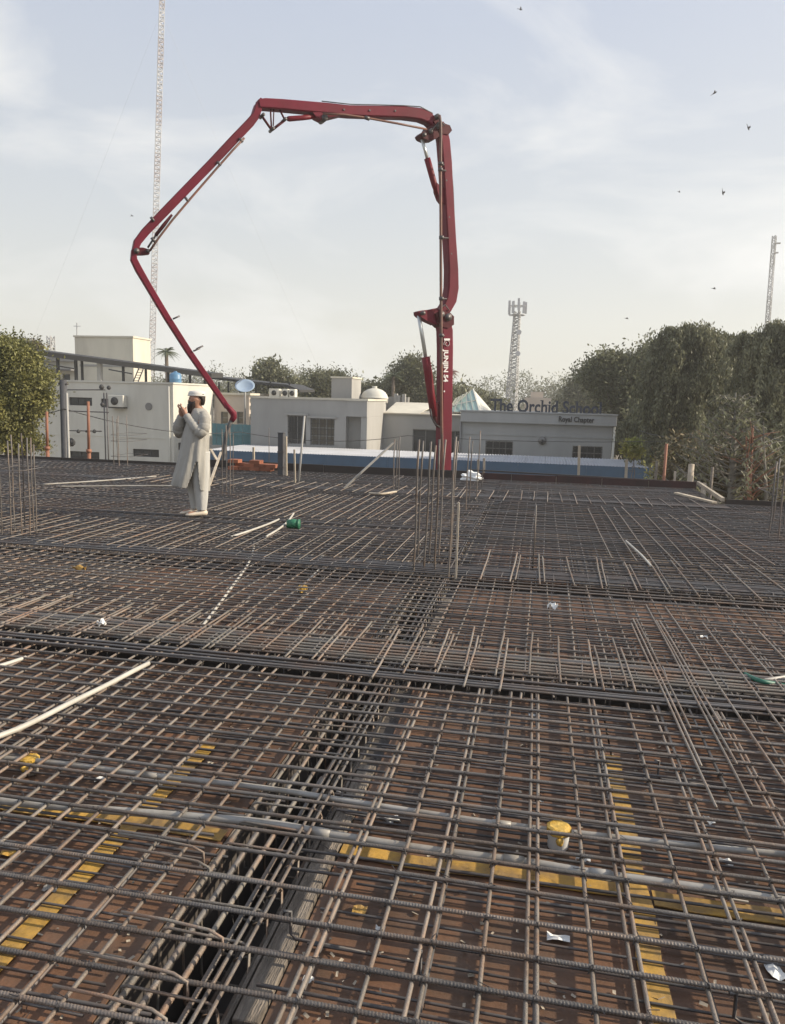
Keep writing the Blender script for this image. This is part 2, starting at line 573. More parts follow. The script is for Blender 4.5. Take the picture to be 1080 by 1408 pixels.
# ------------------------------------------------------------------ reinforcing bars
def bar_mesh(name, m, wav, seg=8, sides=6, seed=0):
    r = random.Random(seed)
    mb = MB()
    ph = [r.uniform(0, 6.28) for _ in range(4)]
    pts = []
    for k in range(seg + 1):
        t = k / seg
        pts.append((t - 0.5, wav * (sin(t * 5 + ph[0]) + .6 * sin(t * 11 + ph[1])), 0.5 * wav * (sin(t * 7 + ph[2]) + .5 * sin(t * 13 + ph[3]))))
    mb.tube(pts, 0.006, sides)
    me = bpy.data.meshes.new(name)
    me.from_pydata(mb.v, [], mb.f)
    me.materials.append(m)
    me.shade_smooth()
    return me


def ribbed_mesh(name, m, length, r=0.006, pitch=0.0095, sides=8):
    n = int(length / pitch)
    vs, fs = [], []
    nr = 0
    for i in range(n):
        x = -length / 2 + i * pitch
        for (dx, k) in ((0, 0.955), (pitch * 0.35, 0.955), (pitch * 0.5, 1.10), (pitch * 0.8, 1.10)):
            for s in range(sides):
                a = 2 * pi * s / sides
                kk = 0.99 if s in (0, sides // 2) else k       # the two longitudinal ribs
                vs.append((x + dx + 0.002 * sin(a), r * kk * cos(a), r * kk * sin(a)))
            nr += 1
    for i in range(nr - 1):
        for s in range(sides):
            s2 = (s + 1) % sides
            fs.append((i * sides + s, i * sides + s2, (i + 1) * sides + s2, (i + 1) * sides + s))
    me = bpy.data.meshes.new(name)
    me.from_pydata(vs, [], fs)
    me.materials.append(m)
    me.shade_smooth()
    return me


BARS = [bar_mesh('bar', M['steel'], 0.004, seed=i) for i in range(6)]
BARS_Y = [bar_mesh('bar', M['steel_warm'], 0.0018, seed=80 + i) for i in range(4)]
BARS_S = [bar_mesh('bar', M['steel'], 0.0018, seed=20 + i) for i in range(4)]
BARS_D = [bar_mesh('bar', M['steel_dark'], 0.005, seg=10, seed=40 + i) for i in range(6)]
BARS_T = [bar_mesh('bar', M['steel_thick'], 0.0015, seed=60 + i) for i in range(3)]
RIB = ribbed_mesh('bar', M['steel'], 1.2)
RIBT = ribbed_mesh('bar', M['steel_thick'], 1.2, 0.006, 0.0095)


def xbar(parent, x0, x1, y, z, d=0.012, pool=BARS, ang=0.0, dz=0.0, name='bar'):
    k = d / 0.012
    Lb = x1 - x0
    return inst(name, random.choice(pool), parent, ((x0 + x1) / 2, y, z), (Lb, k, k), (random.uniform(0, 6.28) * 0, dz / Lb, ang))


def ybar(parent, x, y0, y1, z, d=0.012, pool=BARS, ang=0.0, dz=0.0, name='bar'):
    k = d / 0.012
    Lb = y1 - y0
    return inst(name, random.choice(pool), parent, (x, (y0 + y1) / 2, z), (Lb, k, k), (0, dz / Lb, pi / 2 + ang))


def xrib(parent, x0, x1, y, z, d=0.012, ang=0.0, me=None):
    """a near bar with its ribs modelled: real mesh of the right length, shared by equal bars"""
    Lb = x1 - x0
    k = d / 0.012
    return inst('bar', me or RIB_LONG, parent, ((x0 + x1) / 2, y, z), (1, k, k), (random.uniform(0, 3), 0, ang))


RIB_LONG = ribbed_mesh('bar', M['steel'], 3.6)
RIB_Y = ribbed_mesh('bar', M['steel_thick'], 2.4, sides=8)
RIB_YT = ribbed_mesh('bar', M['steel'], 2.6, sides=8)
ZB, ZL, ZT = 0.028, 0.092, 0.105        # bottom layer, top long bars, top cross bars

# --- near mat -------------------------------------------------------------
near = thing('rebar_mat', (-0.3, 2.6, 0), 'nearest tied rebar mat, ribbed bars over brown formwork and yellow strips', 'rebar mat', 'tied reinforcement mats')
ynear = [v + random.uniform(-.008, .008) for v in (.86, 1.0, 1.13, 1.27, 1.41, 1.55, 1.69, 1.84, 1.99, 2.13, 2.28, 2.415, 2.53)]
y = 2.645
while y < 4.3:
    ynear.append(y)
    y += (0.152 if y < 2.5 else 0.124) + random.uniform(-.011, .011)
for i, y in enumerate(ynear):
    a = random.uniform(-.008, .008)
    if y < 2.2:
        xrib(near, -2.35 - .0, 1.25, y, ZT, 0.0142, a)
        xbar(near, -4.6, -2.2, y - 0.013, ZT + .001, 0.0138, BARS_S, a)
        xbar(near, 1.1, 3.2, y + 0.013, ZT + .001, 0.0138, BARS_S, a)
    else:
        xbar(near, -5.2, 3.2, y, ZT, 0.0138, BARS_S, a)
    # lower cross bars
    yb = y - random.uniform(.055, .085)
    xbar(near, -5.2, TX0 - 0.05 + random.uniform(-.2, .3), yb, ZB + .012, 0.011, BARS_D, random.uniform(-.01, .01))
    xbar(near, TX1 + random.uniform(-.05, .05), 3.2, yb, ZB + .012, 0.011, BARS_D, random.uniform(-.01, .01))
y = 0.95
while y < 4.15:                       # thin wires of the lowest layer, their shade put in as dark steel
    if 2.44 < y < 2.58:
        y += .03
        continue
    for (x0, x1) in ((-5.0, TX0 - .04), (TX1 + .06, 3.2)):
        xbar(near, x0 + random.uniform(0, .2), x1 - random.uniform(0, .03), y + random.uniform(-.012, .012), 0.012, 0.0085, BARS_D, random.uniform(-.012, .012))
    y += 0.076
xx = -0.54
i = 0
xnear = []
while xx < 2.6:
    xnear.append(xx)
    a = random.uniform(-.006, .006)
    ybar(near, xx, 0.3, 4.6 + random.uniform(-.3, .9), ZL, 0.0135, BARS_Y, a)
    if i % 2 == 0 or random.random() < 0.2:
        ybar(near, xx - random.uniform(.022, .03), 0.3 + random.uniform(0, 1) * 0, 4.3 + random.uniform(-.5, .8), ZL + .001, 0.0135, BARS_Y, a + random.uniform(-.006, .006))
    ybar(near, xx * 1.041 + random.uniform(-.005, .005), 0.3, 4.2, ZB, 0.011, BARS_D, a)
    xx += 0.151 + random.uniform(-.006, .006)
    if .362 < xx < .47:
        xx = .352
    elif .47 < xx < .51:
        xx = .52
    i += 1
xx = -1.13
while xx > -4.9:
    a = random.uniform(-.008, .008)
    xnear.append(xx)
    ybar(near, xx, 0.5, 4.6 + random.uniform(-.2, .9), ZL, 0.0135, BARS_Y, a)
    if random.random() < 0.2 and abs(xx + 1.39) > .1:
        ybar(near, xx + 0.03, 0.5, 3.6 + random.uniform(-.8, .8), ZL, 0.0135, BARS_Y, a)
    ybar(near, xx * 1.041 + random.uniform(-.005, .005), 0.5, 4.2, ZB, 0.011, BARS_D, a)
    xx -= 0.112 + random.uniform(-.012, .012)
    if -1.425 < xx < -1.34:
        xx = -1.432
# tie wires: small twisted loops at the crossings
tw = MB()
for y in ynear:
    for x in xnear:
        if abs(x + 0.19 * y) > 0.6 * y + .3 or y > 3.4:
            continue
        if random.random() < 0.9:
            s = random.choice((-1, 1))
            c = Vector((x, y, ZL + .007))
            u = Vector((s, 1, 0)).normalized() * 0.012
            tw.tube([c - u * 1.1 - Vector((0, 0, .008)), c - u * .5 + Vector((0, 0, .012)), c + u * .5 + Vector((0, 0, .012)), c + u * 1.1 - Vector((0, 0, .008))], 0.0021, 4)
            e = c + u * .9
            tw.tube([e, e + Vector((random.uniform(-.02, .02), random.uniform(-.02, .02), .016)), e + Vector((random.uniform(-.03, .03), random.uniform(-.03, .03), random.uniform(0, .028)))], 0.0013, 4)
tag(tw.build('tie_wire', M['wire'], near, fix=False), kind='stuff')
# spacer chairs (bent bars) between the two layers
for (px, py) in ((578, 1335), (1010, 1395), (925, 1215), (905, 1065), (400, 1280), (470, 1110)):
    p = onz(px, py, 0.03)
    MB().tube([(p.x - .02, p.y - .01, .10), (p.x, p.y, .095), (p.x, p.y + .0, .022), (p.x + .02, p.y - .01, .014), (p.x + .24, p.y - .02, .014)], 0.0052, 6).build('spacer_chair', M['steel_dark'], near, True)

# --- middle mat ------------------------------------------------------------
mid = thing('rebar_mat', (-0.3, 5.7, 0), 'tied rebar mat between the near cross beam and the tall central column bars', 'rebar mat', 'tied reinforcement mats')
y = 4.78
while y < 6.65:
    a = random.uniform(-.009, .009)
    xbar(mid, -8.2, 4.6, y, ZT, 0.0125, BARS, a)
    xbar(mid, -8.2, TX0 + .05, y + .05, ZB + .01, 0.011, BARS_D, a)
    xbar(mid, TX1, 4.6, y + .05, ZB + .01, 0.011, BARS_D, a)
    y += 0.118 + random.uniform(-.012, .012)
x = -7.6
while x < 4.4:
    a = random.uniform(-.01, .01)
    if not (TX0 < x < TX1):
        left = x < TX0
        ybar(mid, x, 4.3 + random.uniform(-.5, .1), 6.9 + random.uniform(-.3, .6), ZL, 0.0135, BARS_Y, a)
        ybar(mid, x + .03, 4.7, 6.6, ZB, 0.011, BARS_D, -a)
    x += (0.135 if x < TX0 else 0.16) + random.uniform(-.016, .016)

# --- far mats ----------------------------------------------------------------
farl = thing('rebar_mat', (-6, 11, 0), 'dark rebar mat at the far left, where the man in white stands', 'rebar mat', 'tied reinforcement mats')
farr = thing('rebar_mat', (2, 11, 0), 'dark rebar mat at the far right, ending below the trees', 'rebar mat', 'tied reinforcement mats')
y = 7.15
while y < YB - .1:
    a = random.uniform(-.010, .010)
    for (m_, x0, x1) in ((farl, -14.6, -0.75), (farr, -0.95, (XN - .05 if y > YR - .1 else 8.6))):
        xl = x0 + random.uniform(-.1, .3)
        xbar(m_, xl, x1, y + random.uniform(-.02, .02), ZT + random.uniform(-.004, .006), 0.013, BARS_D, a)
        xbar(m_, xl, x1, y + .06, ZB + .01, 0.012, BARS_D, -a)
    y += 0.125 + random.uniform(-.018, .018)
x = -14.0
while x < 8.0:
    a = random.uniform(-.012, .012)
    if not (TX0 < x < TX1):
        m_ = farl if x < TX0 else farr
        y1 = YB - .1 if x < XN - .05 else YR - .1
        if m_ is farl and random.random() < .45:
            ybar(m_, x, 7.0, min(y1, 11.4 + random.uniform(-.6, .6)), ZL, 0.0125, BARS if random.random() < .5 else BARS_D, a)
            ybar(m_, x + .02, 10.9, y1, ZL, 0.0125, BARS_D, a)
        else:
            ybar(m_, x, 7.0 + random.uniform(-.4, .1), y1, ZL, 0.0125, BARS if random.random() < .3 else BARS_D, a)
        ybar(m_, x + .05, 7.1, y1, ZB, 0.012, BARS_D, -a)
    x += 0.135 + random.uniform(-.018, .018)

# --- extra top bars laid across the beams (shorter, catching the light) --------
ex1 = thing('top_bar_set', (1.4, 4.4, 0), 'short light bars laid lengthwise over the right end of the near cross beam', 'rebar', 'extra top bars over the beams')
x = 0.72
while x < 3.6:
    y0 = 2.95 + random.uniform(-.12, .12)
    ybar(ex1, x, y0, 5.75 + random.uniform(-.3, .3), ZT + .014, 0.0125, BARS_Y, 0.012 + random.uniform(-.01, .01))
    if x < 0.9:
        ybar(ex1, x + .02, y0 + .35, 5.6, ZT + .015, 0.0125, BARS_Y, 0.012)
        ybar(ex1, x + .045, y0 + .75, 5.6, ZT + .014, 0.0125, BARS_Y, 0.016)
    x += 0.165 + random.uniform(-.015, .015)
ex2 = thing('top_bar_set', (-3, 4.5, 0), 'short bars laid side by side over the left and middle of the near cross beam', 'rebar', 'extra top bars over the beams')
x = -6.5
while x < 0.68:
    ybar(ex2, x, 4.2 + random.uniform(-.06, .06), 5.02 + random.uniform(-.06, .06), ZT + .014, 0.014, BARS_T, random.uniform(-.012, .012))
    if random.random() < .6:
        ybar(ex2, x + .035, 4.1 + random.uniform(-.2, .1), 4.88, ZT + .014, 0.014, BARS_Y, random.uniform(-.02, .02))
    x += 0.185 + random.uniform(-.025, .025)
ex3 = thing('top_bar_set', (1, 7.1, 0), 'hooked light bars in a row right of the central column bars', 'rebar', 'extra top bars over the beams')
x = -0.45
while x < 3.6:
    a = random.uniform(-.03, .03)
    y0, y1 = 6.45 + random.uniform(-.06, .06), 7.75 + random.uniform(-.15, .2)
    ybar(ex3, x, y0, y1, ZT + .02, 0.016, BARS_T, a)
    if random.random() < .5:
        ybar(ex3, x + .04, y0 + .1, y1 - .1, ZT + .02, 0.014, BARS_T, a)
    x += 0.25 + random.uniform(-.03, .03)
ex4 = thing('top_bar_set', (-3.5, 7.2, 0), 'long light bars lying side by side left of the central column bars', 'rebar', 'extra top bars over the beams')
x = -7.2
while x < -1.15:
    ybar(ex4, x, 7.0 + random.uniform(-.3, .3), 8.3 + random.uniform(-.4, .4), ZT + .02, 0.0105, BARS_Y, random.uniform(-.03, .03))
    x += 0.17 + random.uniform(-.04, .04)
ex5 = thing('top_bar_set', (1, 12.6, 0), 'row of short bars over the far cross beam near the edge board', 'rebar', 'extra top bars over the beams')
x = -7.0
while x < 2.7:
    ybar(ex5, x, 12.0 + random.uniform(-.1, .1), 13.3 + random.uniform(-.15, .15), ZT + .02, 0.016, BARS_Y, random.uniform(-.03, .03))
    x += 0.23 + random.uniform(-.03, .03)
ex6 = thing('top_bar_set', (-3.6, 10.3, 0), 'long pale bars lying slantwise behind the green plastic scrap', 'rebar', 'extra top bars over the beams')
x = -4.3
while x < -1.5:
    ybar(ex6, x, 9.1 + random.uniform(-.3, .3), 11.6 + random.uniform(-.4, .5), ZT + .02, 0.011, BARS_Y, -0.02 + random.uniform(-.02, .02))
    x += 0.15 + random.uniform(-.03, .03)
ex7 = thing('top_bar_set', (1.6, 8.9, 0), 'parallel bars over the bare brown formwork patch at right', 'rebar', 'extra top bars over the beams')
x = 0.75
while x < 2.3:
    ybar(ex7, x, 7.7 + random.uniform(-.3, .3), 11.4 + random.uniform(-.4, .5), ZT + .02, 0.014, BARS_Y, 0.02 + random.uniform(-.02, .02))
    x += 0.2 + random.uniform(-.03, .03)

# --- beam cages -----------------------------------------------------------------
def stirrup_mesh(name, w_, h_, r, m):
    b = MB()
    c = 0.025
    P = []
    for (cx, cz, a0) in ((w_ / 2 - c, h_ / 2 - c, 0), (-w_ / 2 + c, h_ / 2 - c, 90), (-w_ / 2 + c, -h_ / 2 + c, 180), (w_ / 2 - c, -h_ / 2 + c, 270)):
        for a in (0, 45, 90):
            P.append((cx + c * cos(radians(a0 + a)), 0, cz + c * sin(radians(a0 + a))))
    P.append(P[0])
    P.append((P[0][0] - .05, 0.01, P[0][2] - .04))
    b.tube(P, r, 6)
    me = bpy.data.meshes.new(name)
    me.from_pydata(b.v, [], b.f)
    me.materials.append(m)
    me.shade_smooth()
    return me


cage = thing('beam_cage', (-.86, 4, -.4), 'thick bars with stirrups in the long dark trench running to the central column', 'beam cage', 'beam cages set in trenches')
st_me = stirrup_mesh('stirrup', 0.285, 0.40, 0.0045, M['steel_thick'])
y = 0.75
while y < 12.2:
    inst('stirrup', st_me, cage, (-.895, y, -.128), (1, 1, 1), (random.uniform(-.15, .15), 0, random.uniform(-.06, .06)))
    y += 0.155 + random.uniform(-.025, .025)
for j, x in enumerate((-1.022, -.957, -.892, -.832)):
    for (y0, me_) in ((0.4, RIB_YT if j % 2 else RIB_Y), (2.7, None)):
        if me_ is not None:
            inst('bar', me_, cage, (x, 1.65, 0.045), (1, 1.45, 1.45), (random.uniform(0, 3), 0, pi / 2 + random.uniform(-.008, .008)))
        else:
            ybar(cage, x, 2.75, 8.0, 0.045, 0.0175, BARS_T, random.uniform(-.004, .004))
            ybar(cage, x, 7.6, 12.4, 0.05, 0.0175, BARS_T, random.uniform(-.004, .004))
    ybar(cage, x, 0.4, 7, -.315, 0.0175, BARS_T)
for x in (-.782, -.752):                      # pair along the right lip
    ybar(cage, x, 0.5, 6.6, 0.078, 0.0125, BARS_S, random.uniform(-.004, .004))
    ybar(cage, x, 7.0, 12.4, 0.078, 0.0125, BARS_D, random.uniform(-.004, .004))
for (px, py) in ((200, 1180), (205, 1272), (150, 1330), (115, 1378), (195, 1160)):
    p = onz(px, py, 0.1)
    MB().tube([(p.x - .1, p.y + .02, .112), (p.x + .05, p.y + .015, .114), (p.x + .19, p.y, .116), (p.x + .235, p.y - .012, .108), (p.x + .24, p.y - .02, .06)], 0.0048, 6).build('stirrup_hook', M['steel_thick'], cage, True)
# small curled wires hanging in the trench
cw = MB()
for _ in range(130):
    yy = random.uniform(1.2, 4.2)
    c = Vector((random.uniform(-1.0, -.66), yy, random.uniform(-.03, .06)))
    pts = [c]
    for k in range(3):
        c = c + Vector((random.uniform(-.02, .02), random.uniform(-.02, .02), random.uniform(-.04, .015)))
        pts.append(c)
    cw.tube(pts, 0.0014, 4)
tag(cw.build('loose_wire', M['wire'], cage, fix=False), kind='stuff')

st2 = stirrup_mesh('stirrup', 0.34, 0.44, 0.0045, M['steel_dark'])


def cross_cage(y0, x0, x1, label, pool, nb=6):
    t = thing('beam_cage', ((x0 + x1) / 2, y0, -.4), label, 'beam cage', 'beam cages set in trenches')
    x = x0
    while x < x1:
        if not (TX0 - .05 < x < TX1 + .05):
            inst('stirrup', st2, t, (x, y0, -.105), (1, 1, 1), (0, random.uniform(-.1, .1), pi / 2 + random.uniform(-.05, .05)))
        x += 0.16 + random.uniform(-.02, .02)
    for k in range(nb):
        yy = y0 - .17 + .34 * k / (nb - 1)
        xbar(t, x0 - .1, x1 + .1, yy, ZT + .012 + random.uniform(-.004, .004), 0.017, pool, random.uniform(-.004, .004))
        if k % 2 == 0:
            xbar(t, x0 - .1, x1 + .1, yy, -.3, 0.017, pool)
    for zz in (-.05, -.17):
        for s in (-.165, .165):
            xbar(t, x0 - .1, x1 + .1, y0 + s, zz, 0.012, pool)
    return t


cA = cross_cage(4.44, -6.6, 3.4, 'beam cage crossing the slab in the near dark trench, closest to the camera', BARS_T, 7)
for k in range(5):
    xbar(cA, -6.5, 3.5, 4.03 + .05 * k + random.uniform(-.01, .01) + (.33 if k > 2 else 0), ZT + .012, 0.015, BARS_D, random.uniform(-.008, .008))
cross_cage(6.82, -8.5, 5.5, 'beam cage crossing the slab through the central column bars', BARS_D, 7)
cross_cage(12.5, -13.5, 2.8, 'beam cage crossing the far end of the slab before the edge board', BARS_D, 5)

# ------------------------------------------------------------------ column starter bars
def starter(name_label, bars, ties, group='column starter bars', r=0.0098, m=None, name='starter_cage'):
    """bars: (x, y, ztop, lean x, lean y)"""
    cx = sum(b[0] for b in bars) / len(bars)
    cy = sum(b[1] for b in bars) / len(bars)
    t = thing(name, (cx, cy, -0.3), name_label, 'column rebar', group)
    for (x, y, zt, lx, ly) in bars:
        k = 6
        ph = random.uniform(0, 6)
        pts = [(x + lx * (i / k) ** 1.5 + .004 * sin(i * 1.7 + ph), y + ly * (i / k), -0.3 + (zt + .3) * i / k) for i in range(k + 1)]
        MB().tube(pts, r, 7).build('bar', m or M['steel'], t, True)
    for (z, x0, x1, y0, y1) in ties:
        e = .012
        P = [(x0 - e - .04, y0 - e, z - .01), (x1 + e, y0 - e, z), (x1 + e, y1 + e, z + .01), (x0 - e, y1 + e, z + .015), (x0 - e, y0 - e - .05, z + .005)]
        MB().tube(P, 0.0045, 6).build('tie_ring', M['steel_dark'], t, True)
    return t


P_ = []
for (pxb, pyb, pyt, lx) in ((569, 786, 604, .012), (583, 783, 607, .03), (598, 786, 604, .005), (616.5, 792, 600, .02)):
    p = onz(pxb, pyb, .1)
    P_.append((p.x, p.y, at(pxb, pyt, p.y).z, lx, 0.0))
for (pxb, pyb, pyt, lx) in ((574, 764, 606, .02), (590, 762, 612, .03), (603, 764, 604, .03), (619, 766, 606, .03)):
    p = onz(pxb, pyb, .1)
    P_.append((p.x, p.y, at(pxb, pyt, p.y).z, lx, 0.0))
starter('tall central cage of column bars standing in front of the red boom', P_,
        [(at(590, 681, 6.7).z, P_[0][0], P_[3][0] + .03, P_[0][1], P_[7][1]), (0.16, P_[0][0], P_[3][0], P_[0][1], P_[7][1]), (0.09, P_[0][0], P_[3][0], P_[0][1], P_[7][1])])
P_ = []
for (px, dy, pyt) in ((3, 0, 612), (9, .28, 600), (16, 0, 606), (23, .3, 598), (30, 0, 610), (36, .28, 604), (42, 0, 602), (47, .1, 612)):
    p = onz(px, 736, .1)
    P_.append((p.x + dy * -.4, p.y + dy, at(px, pyt, p.y).z, .01, 0))
starter('cage of column bars at the left, in front of the olive tree', P_,
        [(z, P_[0][0], P_[7][0], P_[0][1], P_[0][1] + .3) for z in (.2, .52, .8)], r=0.0075)
P_ = []
for (px, pyb, pyt) in ((1057, 738, 634), (1063, 720, 630), (1070, 738, 622), (1077, 722, 626), (1086, 738, 628)):
    p = onz(px, pyb, .1)
    P_.append((p.x, p.y, at(px, pyt, p.y).z, .01, 0))
starter('cage of column bars at the right, in front of the shadowy trees', P_, [(z, P_[0][0], P_[4][0], P_[0][1], P_[0][1] + .6) for z in (.3, .62)], m=M['steel_dark'])
P_ = []
for (px, pyb, pyt) in ((541, 674, 604), (548, 674, 600), (545, 670, 606)):
    p = onz(px, pyb, .1)
    P_.append((p.x, p.y, at(px, pyt, p.y).z, 0, 0))
starter('three close column bars between the leaning stick and the tall central cage', P_, [(.3, P_[0][0], P_[1][0], P_[0][1], P_[2][1])])
P_ = []
for (px, pyb, pyt) in ((640, 702, 600), (645, 688, 606), (655, 690, 592), (662, 672, 634)):
    p = onz(px, pyb, .1)
    P_.append((p.x, p.y, at(px, pyt, p.y).z, .02, 0))
starter('loose column bars just right of the boom foot, beside the white bag', P_, [], r=0.0085)
P_ = []
for (px, pyb, pyt) in ((306, 680, 590), (312, 676, 584), (317, 681, 588), (321, 676, 596)):
    p = onz(px, pyb, .1)
    P_.append((p.x, p.y, at(px, pyt, p.y).z, 0, 0))
starter('thin cage of column bars under the boom tip, right of the man', P_, [(.28, P_[0][0], P_[3][0], P_[0][1], P_[1][1])], r=.007)
P_ = []
for (px, pyb, pyt) in ((157, 640, 572), (164, 641, 572), (176, 642, 571), (162, 636, 576)):
    p = onz(px, pyb, .1)
    P_.append((p.x, p.y, at(px, pyt, p.y).z, 0, 0))
starter('column bars in front of the white building, left of the man', P_, [(z, P_[0][0], P_[2][0], P_[0][1], P_[3][1]) for z in (.3, .62, .75)], r=.009)
for (px, pyb, pyt, lb) in ((733, 776, 694, 'single upright bar standing in the far right mat'), (370, 640, 588, 'single upright bar by the orange brick stack')):
    p = onz(px, pyb, .1)
    mb = MB().tube([(p.x, p.y, -.02), (p.x + .004, p.y, .4), (p.x, p.y, at(px, pyt, p.y).z)], .007, 7)
    single(mb, 'starter_bar', M['steel'], lb, 'column rebar', 'column starter bars', True)

# ------------------------------------------------------------------ slab edge boards
def board(x0, x1, y, z0, z1, m, label, th=0.03, n=3, posts=True):
    t = thing('edge_board', ((x0 + x1) / 2, y, z0), label, 'edge board', 'formwork boards round the slab edge')
    Lb = (x1 - x0) / n
    for k in range(n):
        MB().bx(x0 + k * Lb + .006, x0 + (k + 1) * Lb - .006, y - th / 2, y + th / 2, z0, z1 + random.uniform(-.006, .006)).build('board', m, t)
    if posts:
        for k in range(n * 2):
            x = x0 + (k + .5) * Lb / 2
            MB().bx(x - .03, x + .03, y + th / 2 + .001, y + th / 2 + .05, z0 - .5, z1 - .04).build('batten', M['wood'], t)
    return t


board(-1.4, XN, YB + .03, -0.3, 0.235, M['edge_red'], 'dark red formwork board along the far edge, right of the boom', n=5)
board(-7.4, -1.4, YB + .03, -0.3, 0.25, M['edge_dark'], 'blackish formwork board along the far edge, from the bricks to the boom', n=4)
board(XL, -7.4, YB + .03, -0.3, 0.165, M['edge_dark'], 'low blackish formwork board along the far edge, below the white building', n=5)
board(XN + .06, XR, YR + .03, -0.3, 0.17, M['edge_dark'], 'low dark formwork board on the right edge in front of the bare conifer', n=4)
a, b = Vector((XN + .02, YB, .22)), Vector((XN + .02, YR, .16))
mb = MB().bar(a, b, .05, .06)
single(mb, 'timber_batten', M['wood_pale'], 'pale timber batten along the notched slab corner, the outer of two', 'timber', 'pale battens at the slab corner')
mb = MB().bar(onz(930, 678, .13), onz(983, 691, .13), .09, .03)
single(mb, 'timber_batten', M['wood_pale'], 'pale timber batten lying on the mat inside the notched slab corner', 'timber', 'pale battens at the slab corner')
mb = MB().bar((-1.4, YB + .12, .27), (2.2, YB + .12, .22), .03, .03)
single(mb, 'guard_pipe', M['wire'], 'thin grey pipe lying along the dark red edge board', 'pipe')

# ------------------------------------------------------------------ conduits
def conduit(pts, r, m, label, cat='conduit', group='electrical conduits in the mat', z=0.066, couplers=()):
    P = [onz(x, y, zz if zz is not None else z) for (x, y, *rest) in pts for zz in [rest[0] if rest else None]]
    # smooth the path
    Q = []
    for i in range(len(P) - 1):
        p0, p1, p2, p3 = P[max(i - 1, 0)], P[i], P[i + 1], P[min(i + 2, len(P) - 1)]
        for k in range(8):
            t = k / 8
            Q.append(0.5 * ((2 * p1) + (p2 - p0) * t + (2 * p0 - 5 * p1 + 4 * p2 - p3) * t * t + (3 * p1 - p0 - 3 * p2 + p3) * t ** 3))
    Q.append(P[-1])
    t_ = thing('conduit_pipe', (Q[0].x, Q[0].y, Q[0].z), label, cat, group)
    MB().tube(Q, r, 10).build('pipe', m, t_, True)
    for c in couplers:
        i = min(int(c * (len(Q) - 1)), len(Q) - 2)
        d = (Q[i + 1] - Q[i]).normalized()
        MB().tube([Q[i] - d * .035, Q[i] + d * .035], r * 1.22, 10).build('coupler', m, t_, True)
    return t_


conduit([(-60, 1038), (60, 1047), (207, 1066), (360, 1083), (540, 1111), (690, 1133), (880, 1155), (1130, 1180)], .0115, M['pvc'],
        'slim grey conduit running under the mat past the yellow bucket cap', couplers=(.3, .72))
conduit([(-60, 1094), (60, 1107), (200, 1118), (360, 1131), (470, 1150), (600, 1170), (720, 1185), (810, 1200), (960, 1221), (1130, 1247)], .0155, M['pvc'],
        'thick grey conduit running across the whole foreground above the yellow strip', couplers=(.42, .66, .8))
conduit([(-30, 1022), (30, 1000), (100, 965), (145, 943), (185, 922), (205, 912, .10)], .013, M['pvc_white'],
        'white conduit slanting up from the left edge of the foreground', z=.122)
conduit([(262, 884, .03), (275, 866), (300, 833), (322, 803), (340, 778), (348, 758), (350, 745, .03)], .011, M['pvc_white'],
        'white conduit running away through the mat left of centre', z=.09)
conduit([(318, 738, .1), (340, 731, .125), (368, 721, .13), (384, 714, .12)], .012, M['pvc_white'],
        'pale conduit lying on the mat left of the green scrap, the left one of two', z=.125)
conduit([(366, 738, .1), (384, 727, .13), (396, 717, .15), (404, 706, .2)], .012, M['pvc_white'],
        'pale conduit curling upward beside the green scrap, the right one of two', z=.125)
conduit([(-20, 921), (5, 914), (36, 904)], .011, M['pvc_white'], 'short white conduit end at the left edge near the cross beam', z=.1)
conduit([(861, 744, .2), (870, 752, .17), (884, 765, .14), (896, 779, .12)], .011, M['pvc_white'],
        'pale bent conduit over the bare formwork patch at right', z=.14)
conduit([(1038, 938, .1), (1060, 934, .12), (1084, 930, .12)], .01, M['pvc_white'], 'short white conduit at the right edge beside the green hose end')
conduit([(1020, 925, .1), (1045, 936, .13), (1075, 942, .1), (1095, 950, .1)], .013, mat('green_hose', (.02, .12, .08), .5), 'dark green hose end at the right edge on the mat', 'hose')
conduit([(60, 666, .12), (140, 661, .12), (215, 655, .12)], .013, M['pvc'], 'pale conduit lying behind the man toward the left edge')
conduit([(80, 669, .12), (175, 668, .12), (250, 668, .12)], .012, M['pvc'], 'pale conduit lying close behind the legs of the man')
conduit([(508, 678, .13), (525, 679, .14), (545, 676, .13)], .018, M['wood_pale'], 'pale short stick lying on the mat left of the tall central cage', 'timber')
conduit([(408, 813, .06), (424, 798, .06), (440, 782, .06)], .009, M['pvc_white'], 'thin white conduit behind the small orange cap', z=.06)


# capped bucket-like junction boxes
def capped_box(px, py, s, label, m_body):
    p = onz(px, py, 0.0)
    t = thing('conduit_box', (p.x, p.y, 0), label, 'junction box', 'taped junction boxes on the formwork')
    def ring(r, z, n=18):
        return [(p.x + r * cos(2 * pi * k / n), p.y + r * sin(2 * pi * k / n), z) for k in range(n)]
    MB().rings([ring(.030 * s, 0.002), ring(.034 * s, .01), ring(.036 * s, .066 * s), ring(.038 * s, .07 * s)]).build('body', m_body, t, True)
    MB().rings([ring(.0385 * s, .056 * s, 9), ring(.041 * s, .06 * s, 9), ring(.040 * s, .076 * s, 9), ring(.030 * s, .081 * s, 9)]).build('tape_cap', M['yellow_tape'], t)
    q = Vector((p.x + .004, p.y - .040 * s, .045 * s))
    MB().tube([q + Vector((0, .01, 0)), q + Vector((0, -.012, .002)), q + Vector((.006, -.016, -.006))], [.013 * s, .011 * s, .004], 8).build('tape_knot', M['yellow_tape'], t, True)
    return t


